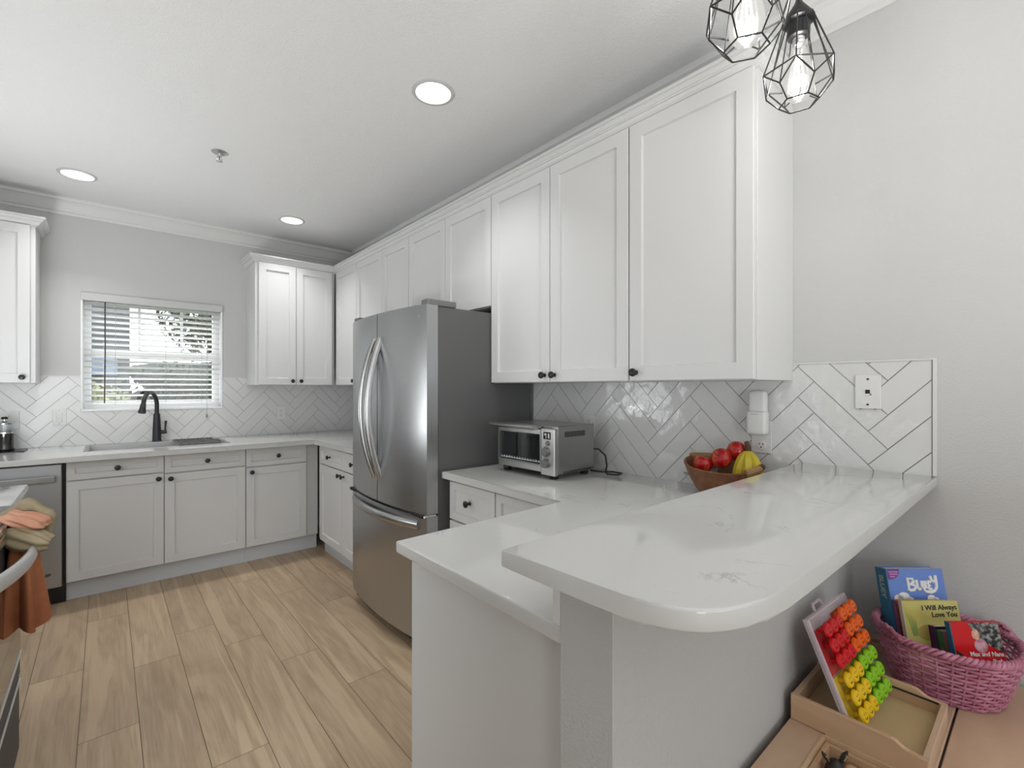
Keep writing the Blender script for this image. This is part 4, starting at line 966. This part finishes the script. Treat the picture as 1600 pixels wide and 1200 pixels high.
for s in range(3):
    n = 180; tube(bm, [bell(1.0+.045*math.cos(26*2*PI*k/n/1.0+s*2*PI/3), 2*PI*k/n, HB+.006+.007*math.sin(26*2*PI*k/n+s*2*PI/3)) for k in range(n)], .0048, 6, closed=True)
part('braided_rim', bm, M['wicker'], bsk, smooth=60)
for a0 in (2.45, 2.45+PI):
    bm = BM(); pts2 = []
    for k in range(15):
        q = k/14*PI; p = Vector(bell(1.03, a0-.28+.56*k/14, HB+.006)); p.z += .018*math.sin(q); pts2.append(p)
    for s in range(2): tube(bm, [p+Vector((.005*math.cos(k*1.1+s*PI), .005*math.sin(k*1.1+s*PI), .005*math.sin(k*1.1+s*PI))) for k, p in enumerate(pts2)], .005, 6)
    part('handle', bm, M['wicker'], bsk, smooth=60)
bm = BM(); bmesh.ops.create_circle(bm, cap_ends=True, segments=40, radius=1)
for v in bm.verts: v.co = Vector(bell(.74*Vector((v.co.x, v.co.y)).length, math.atan2(v.co.y, v.co.x), .004))
bmesh.ops.solidify(bm, geom=list(bm.faces), thickness=.005); part('base', bm, M['wicker'], bsk)

A_ = .7137; FW = Vector((math.sin(A_), math.cos(A_), 0)); RG = Vector((math.cos(A_), -math.sin(A_), 0))
def bookframe(p, w, h, lean, yaw=0):
    """p: lower left front corner of the cover"""
    u = (Matrix.Rotation(yaw, 3, 'Z') @ RG); f = (Matrix.Rotation(yaw, 3, 'Z') @ FW)
    v = (Vector((0, 0, 1))*math.cos(lean)+f*math.sin(lean)); n = u.cross(v)
    m = Matrix.Identity(4)
    for i in range(3): m[i][0] = u[i]; m[i][1] = v[i]; m[i][2] = n[i]; m[i][3] = p[i]
    return m
def book(lab, p, w, h, t, lean, yaw, cover, spine, pages=(.75, .73, .68), round_=0, rough=.3):
    m = bookframe(p, w, h, lean, yaw); bk_ = thing('book', p, lab, 'book', 'books in the pink basket')
    bm = BM(); box(bm, 0, w, 0, h, -.0025, 0, .0008, mtx=m); cv = part('front_cover', bm, cover, bk_)
    bm = BM(); box(bm, 0, w, 0, h, -t, -t+.0025, .0008, mtx=m); part('back_cover', bm, cover, bk_)
    bm = BM(); box(bm, -.001, .0025, 0, h, -t, 0, .0008, mtx=m); spn = part('spine', bm, spine, bk_)
    bm = BM(); box(bm, .003, w-.003, .003, h-.003, -t+.0025, -.0025, mtx=m); part('pages', bm, mat('pages', pages, .8), bk_)
    sm = m @ Matrix(((0, 0, -1, -.0012), (0, 1, 0, 0), (1, 0, 0, 0), (0, 0, 0, 1)))       # spine-plane frame: x towards the front cover, y up
    return bk_, cv, spn, m, sm
def pix(u, v, d):
    """point at view depth d for a photo pixel, used to set the books out"""
    x = (u-800)/732.7*d; z = 1.326-(v-606.6)/732.7*d; return FW*d+RG*x+Vector((0, 0, z))
ZB = ZT_+.012
def stand(u, v, d, h, lean):     # lower left corner of a book whose upper left cover corner shows at (u, v)
    tl = pix(u, v, d); return tl-(Vector((0, 0, 1))*math.cos(lean)+FW*math.sin(lean))*h
blue = mat('cover_blue', (.115, .22, .58), .25); teal = mat('spine_teal', (.02, .145, .25), .3); white = mat('print_white', (.80, .80, .78), .5)
L1 = .22; d1 = 1.385; tl = pix(1383.6, 888.5, d1); h1 = (tl.z-ZB)/math.cos(L1)
b1, cv, sp1, m1, sm1 = book('tall blue picture book set with white bubble letters, rearmost in the pink basket', stand(1383.6, 888.5, d1, h1, L1), .166, h1, .042, L1, 0, blue, teal)
BUB = {'B': [[(0, 0), (0, 1), (.42, .92), (.5, .72), (.3, .55), (.05, .52), (.45, .46), (.6, .25), (.42, .03), (0, 0)]],
       'L': [[(0, .95), (.02, .12), (.12, .02), (.34, .05)]], 'U': [[(0, .9), (.02, .25), (.16, .05), (.34, .15), (.38, .9)]],
       'E': [[(.38, .82), (.1, .86), (0, .6), (.1, .48), (.3, .46), (.08, .42), (-.02, .2), (.12, .02), (.42, .08)]],
       'Y': [[(0, 1), (.08, .62), (.24, .5), (.4, .62), (.46, 1.05)], [(.46, 1.05), (.46, .5), (.40, .05), (.22, -.22), (-.1, -.34), (-.5, -.30), (-.72, -.10)]]}
bm = BM()
for ch, x0, y0, sz in (('B', .058, .060, .034), ('L', .0835, .0575, .028), ('U', .0975, .0565, .026), ('E', .1150, .0575, .025), ('Y', .1255, .0535, .034)):
    for st_ in BUB[ch]:
        tube(bm, [m1 @ Vector((x0+px*sz, h1-y0+py*sz, -.0005)) for px, py in st_], .0046, 8)
part('lettering', bm, white, cv, 'white bubble letters BLUEY')
bm = BM()
for x, y, r in ((.025, h1-.083, .014), (.040, h1-.080, .018), (.056, h1-.088, .013), (.12, h1-.082, .012), (.133, h1-.086, .009)): lathe(bm, [(r, 0), (r, .0004)], (x, y, .0004), 20, sy=.85)
xform(bm, m1); part('clouds', bm, white, cv)
bm = BM(); poly = [(.004, h1-.001), (.038, h1-.001)]+[(.006+.032*math.cos(a), h1-.004-.026*math.sin(a)) for a in [.1+k*(PI*.75)/10 for k in range(11)]]
poly = [(max(x, .003), y) for x, y in poly]; prism(bm, poly, .0003, .0007); xform(bm, m1); part('purple_sticker', bm, mat('sticker_purple', (.16, .03, .22), .4), cv)
bm = BM()
for y, x0, x1 in ((h1-.009, .006, .034), (h1-.0155, .008, .032), (h1-.022, .009, .023)): box(bm, x0, x1, y-.0016, y+.0016, .0008, .001, mtx=m1)
part('print', bm, mat('print_pink', (.55, .25, .5), .5), cv)
text('BLUEY', .022, sm1 @ Matrix.Translation((-.021, h1-.052, .0008)) @ Matrix.Rotation(-PI/2, 4, 'Z'), mat('print_pale', (.28, .38, .40), .4), sp1, offset=.0012)
bm = BM(); box(bm, -.034, -.008, h1-.20, h1-.12, .0003, .0007, mtx=sm1)
L2 = .22; d2 = 1.352; tl = pix(1398, 941, d2); h2 = (tl.z-ZB)/math.cos(L2); bm.free()
book('slim purple-spined book between the blue and the yellow books', stand(1399, 938, d2, h2, L2), .14, h2, .012, L2, 0, mat('cover_coral', (.5, .09, .05), .4), mat('spine_mauve', (.17, .075, .16), .4))
L3 = .22; d3 = 1.325; tl = pix(1408.6, 939, d3); h3 = (tl.z-ZB)/math.cos(L3)
yel = vary(mat('cover_yellow', (.58, .52, .16), .3), (.46, .40, .09), (.66, .62, .24), (5, 5, 9), 3)
b3, cv3, s3, m3, sm3 = book('pale yellow board book with black title in the pink basket', stand(1408.6, 939, d3, h3, L3), .158, h3, .013, L3, 0, yel, mat('spine_cream', (.55, .52, .42), .4))
ink = mat('print_black', (.02, .02, .02), .5)
text('I Will Always', .0185, m3 @ Matrix.Translation((.102, h3-.0175, .0006)) @ Matrix.Rotation(.03, 4, 'Z'), ink, cv3, offset=.0003)
text('Love You', .0185, m3 @ Matrix.Translation((.114, h3-.0355, .0006)) @ Matrix.Rotation(.03, 4, 'Z'), ink, cv3, offset=.0003)
bm = BM()
for k in range(5): tube(bm, [m3 @ Vector((.018+k*.003, h3-.09, .0006)), m3 @ Vector((.014+k*.004, h3-.06, .0008)), m3 @ Vector((.006+k*.006, h3-.03-.004*k, .0006))], [.002, .0014, .0004], 5, flat=.3)
part('printed_grass', bm, mat('print_green', (.28, .42, .12), .5), cv3)
bm = BM(); lathe(bm, [(.026, 0), (.026, .0003)], (.065, h3-.082, .0004), 24, sx=1.4, sy=.8); xform(bm, m3); part('printed_hill', bm, mat('print_ochre', (.42, .33, .08), .5), cv3)
def small(lab, u, v, d, w, t, lean, cover, spine):
    tl = pix(u, v, d); h = (tl.z-ZB-.047)/math.cos(lean); return (*book(lab, stand(u, v, d, h, lean), w, h, t, lean, 0, cover, spine), h)
small('thick dark purple book with black top in the pink basket', 1461, 979, 1.29, .09, .035, .25, mat('cover_black', (.02, .015, .03), .3), mat('spine_purple', (.06, .008, .10), .3))
small('small green-spined book between the purple and the teal books', 1471, 986, 1.262, .09, .016, .25, mat('cover_photo', (.3, .2, .16), .35), mat('spine_green', (.015, .12, .05), .35))
b6, cv6, s6, m6, sm6, h6 = small('glossy red photo book with teal spine, frontmost in the pink basket', 1483, 972, 1.232, .128, .015, .25, mat('cover_red', (.55, .012, .016), .12), mat('spine_blue', (.012, .13, .22), .3))
bm = BM(); prism(bm, [(.045, h6-.001), (.126, h6-.001), (.126, h6-.074), (.10, h6-.060), (.076, h6-.050)], .0002, .0006); xform(bm, m6)
part('photo_trees', bm, vary(mat('print_trees', (.1, .1, .08), .2), (.012, .016, .018), (.30, .29, .27), (90, 90, 90), 4, .42, .62), cv6)
bm = BM(); lathe(bm, [(.0105, 0), (.0105, .0003)], (.061, h6-.030, .0006), 20, sy=1.15); xform(bm, m6); part('photo_face', bm, vary(mat('print_skin', (.6, .35, .28), .2), (.55, .12, .06), (.75, .55, .42), (70, 70, 70), 3), cv6)
bm = BM(); lathe(bm, [(.0165, 0), (.0165, .0003)], (.070, h6-.056, .0005), 20, sy=1.0, sx=1.05); xform(bm, m6); part('photo_shirt', bm, vary(mat('print_shirt', (.6, .35, .4), .2), (.42, .14, .2), (.62, .42, .46), (60, 60, 60), 3), cv6)
bm = BM(); prism(bm, [(.003, .02), (.045, .02), (.030, h6-.086), (.003, h6-.066)], .0002, .0005); xform(bm, m6); part('photo_leaves', bm, mat('print_dark_green', (.015, .03, .012), .25), cv6)
text('Max and Nana', .0150, m6 @ Matrix.Translation((.080, h6-.076, .0011)), white, cv6, offset=.0003)
text('Park', .0150, m6 @ Matrix.Translation((.105, h6-.093, .0011)), white, cv6, offset=.0003)
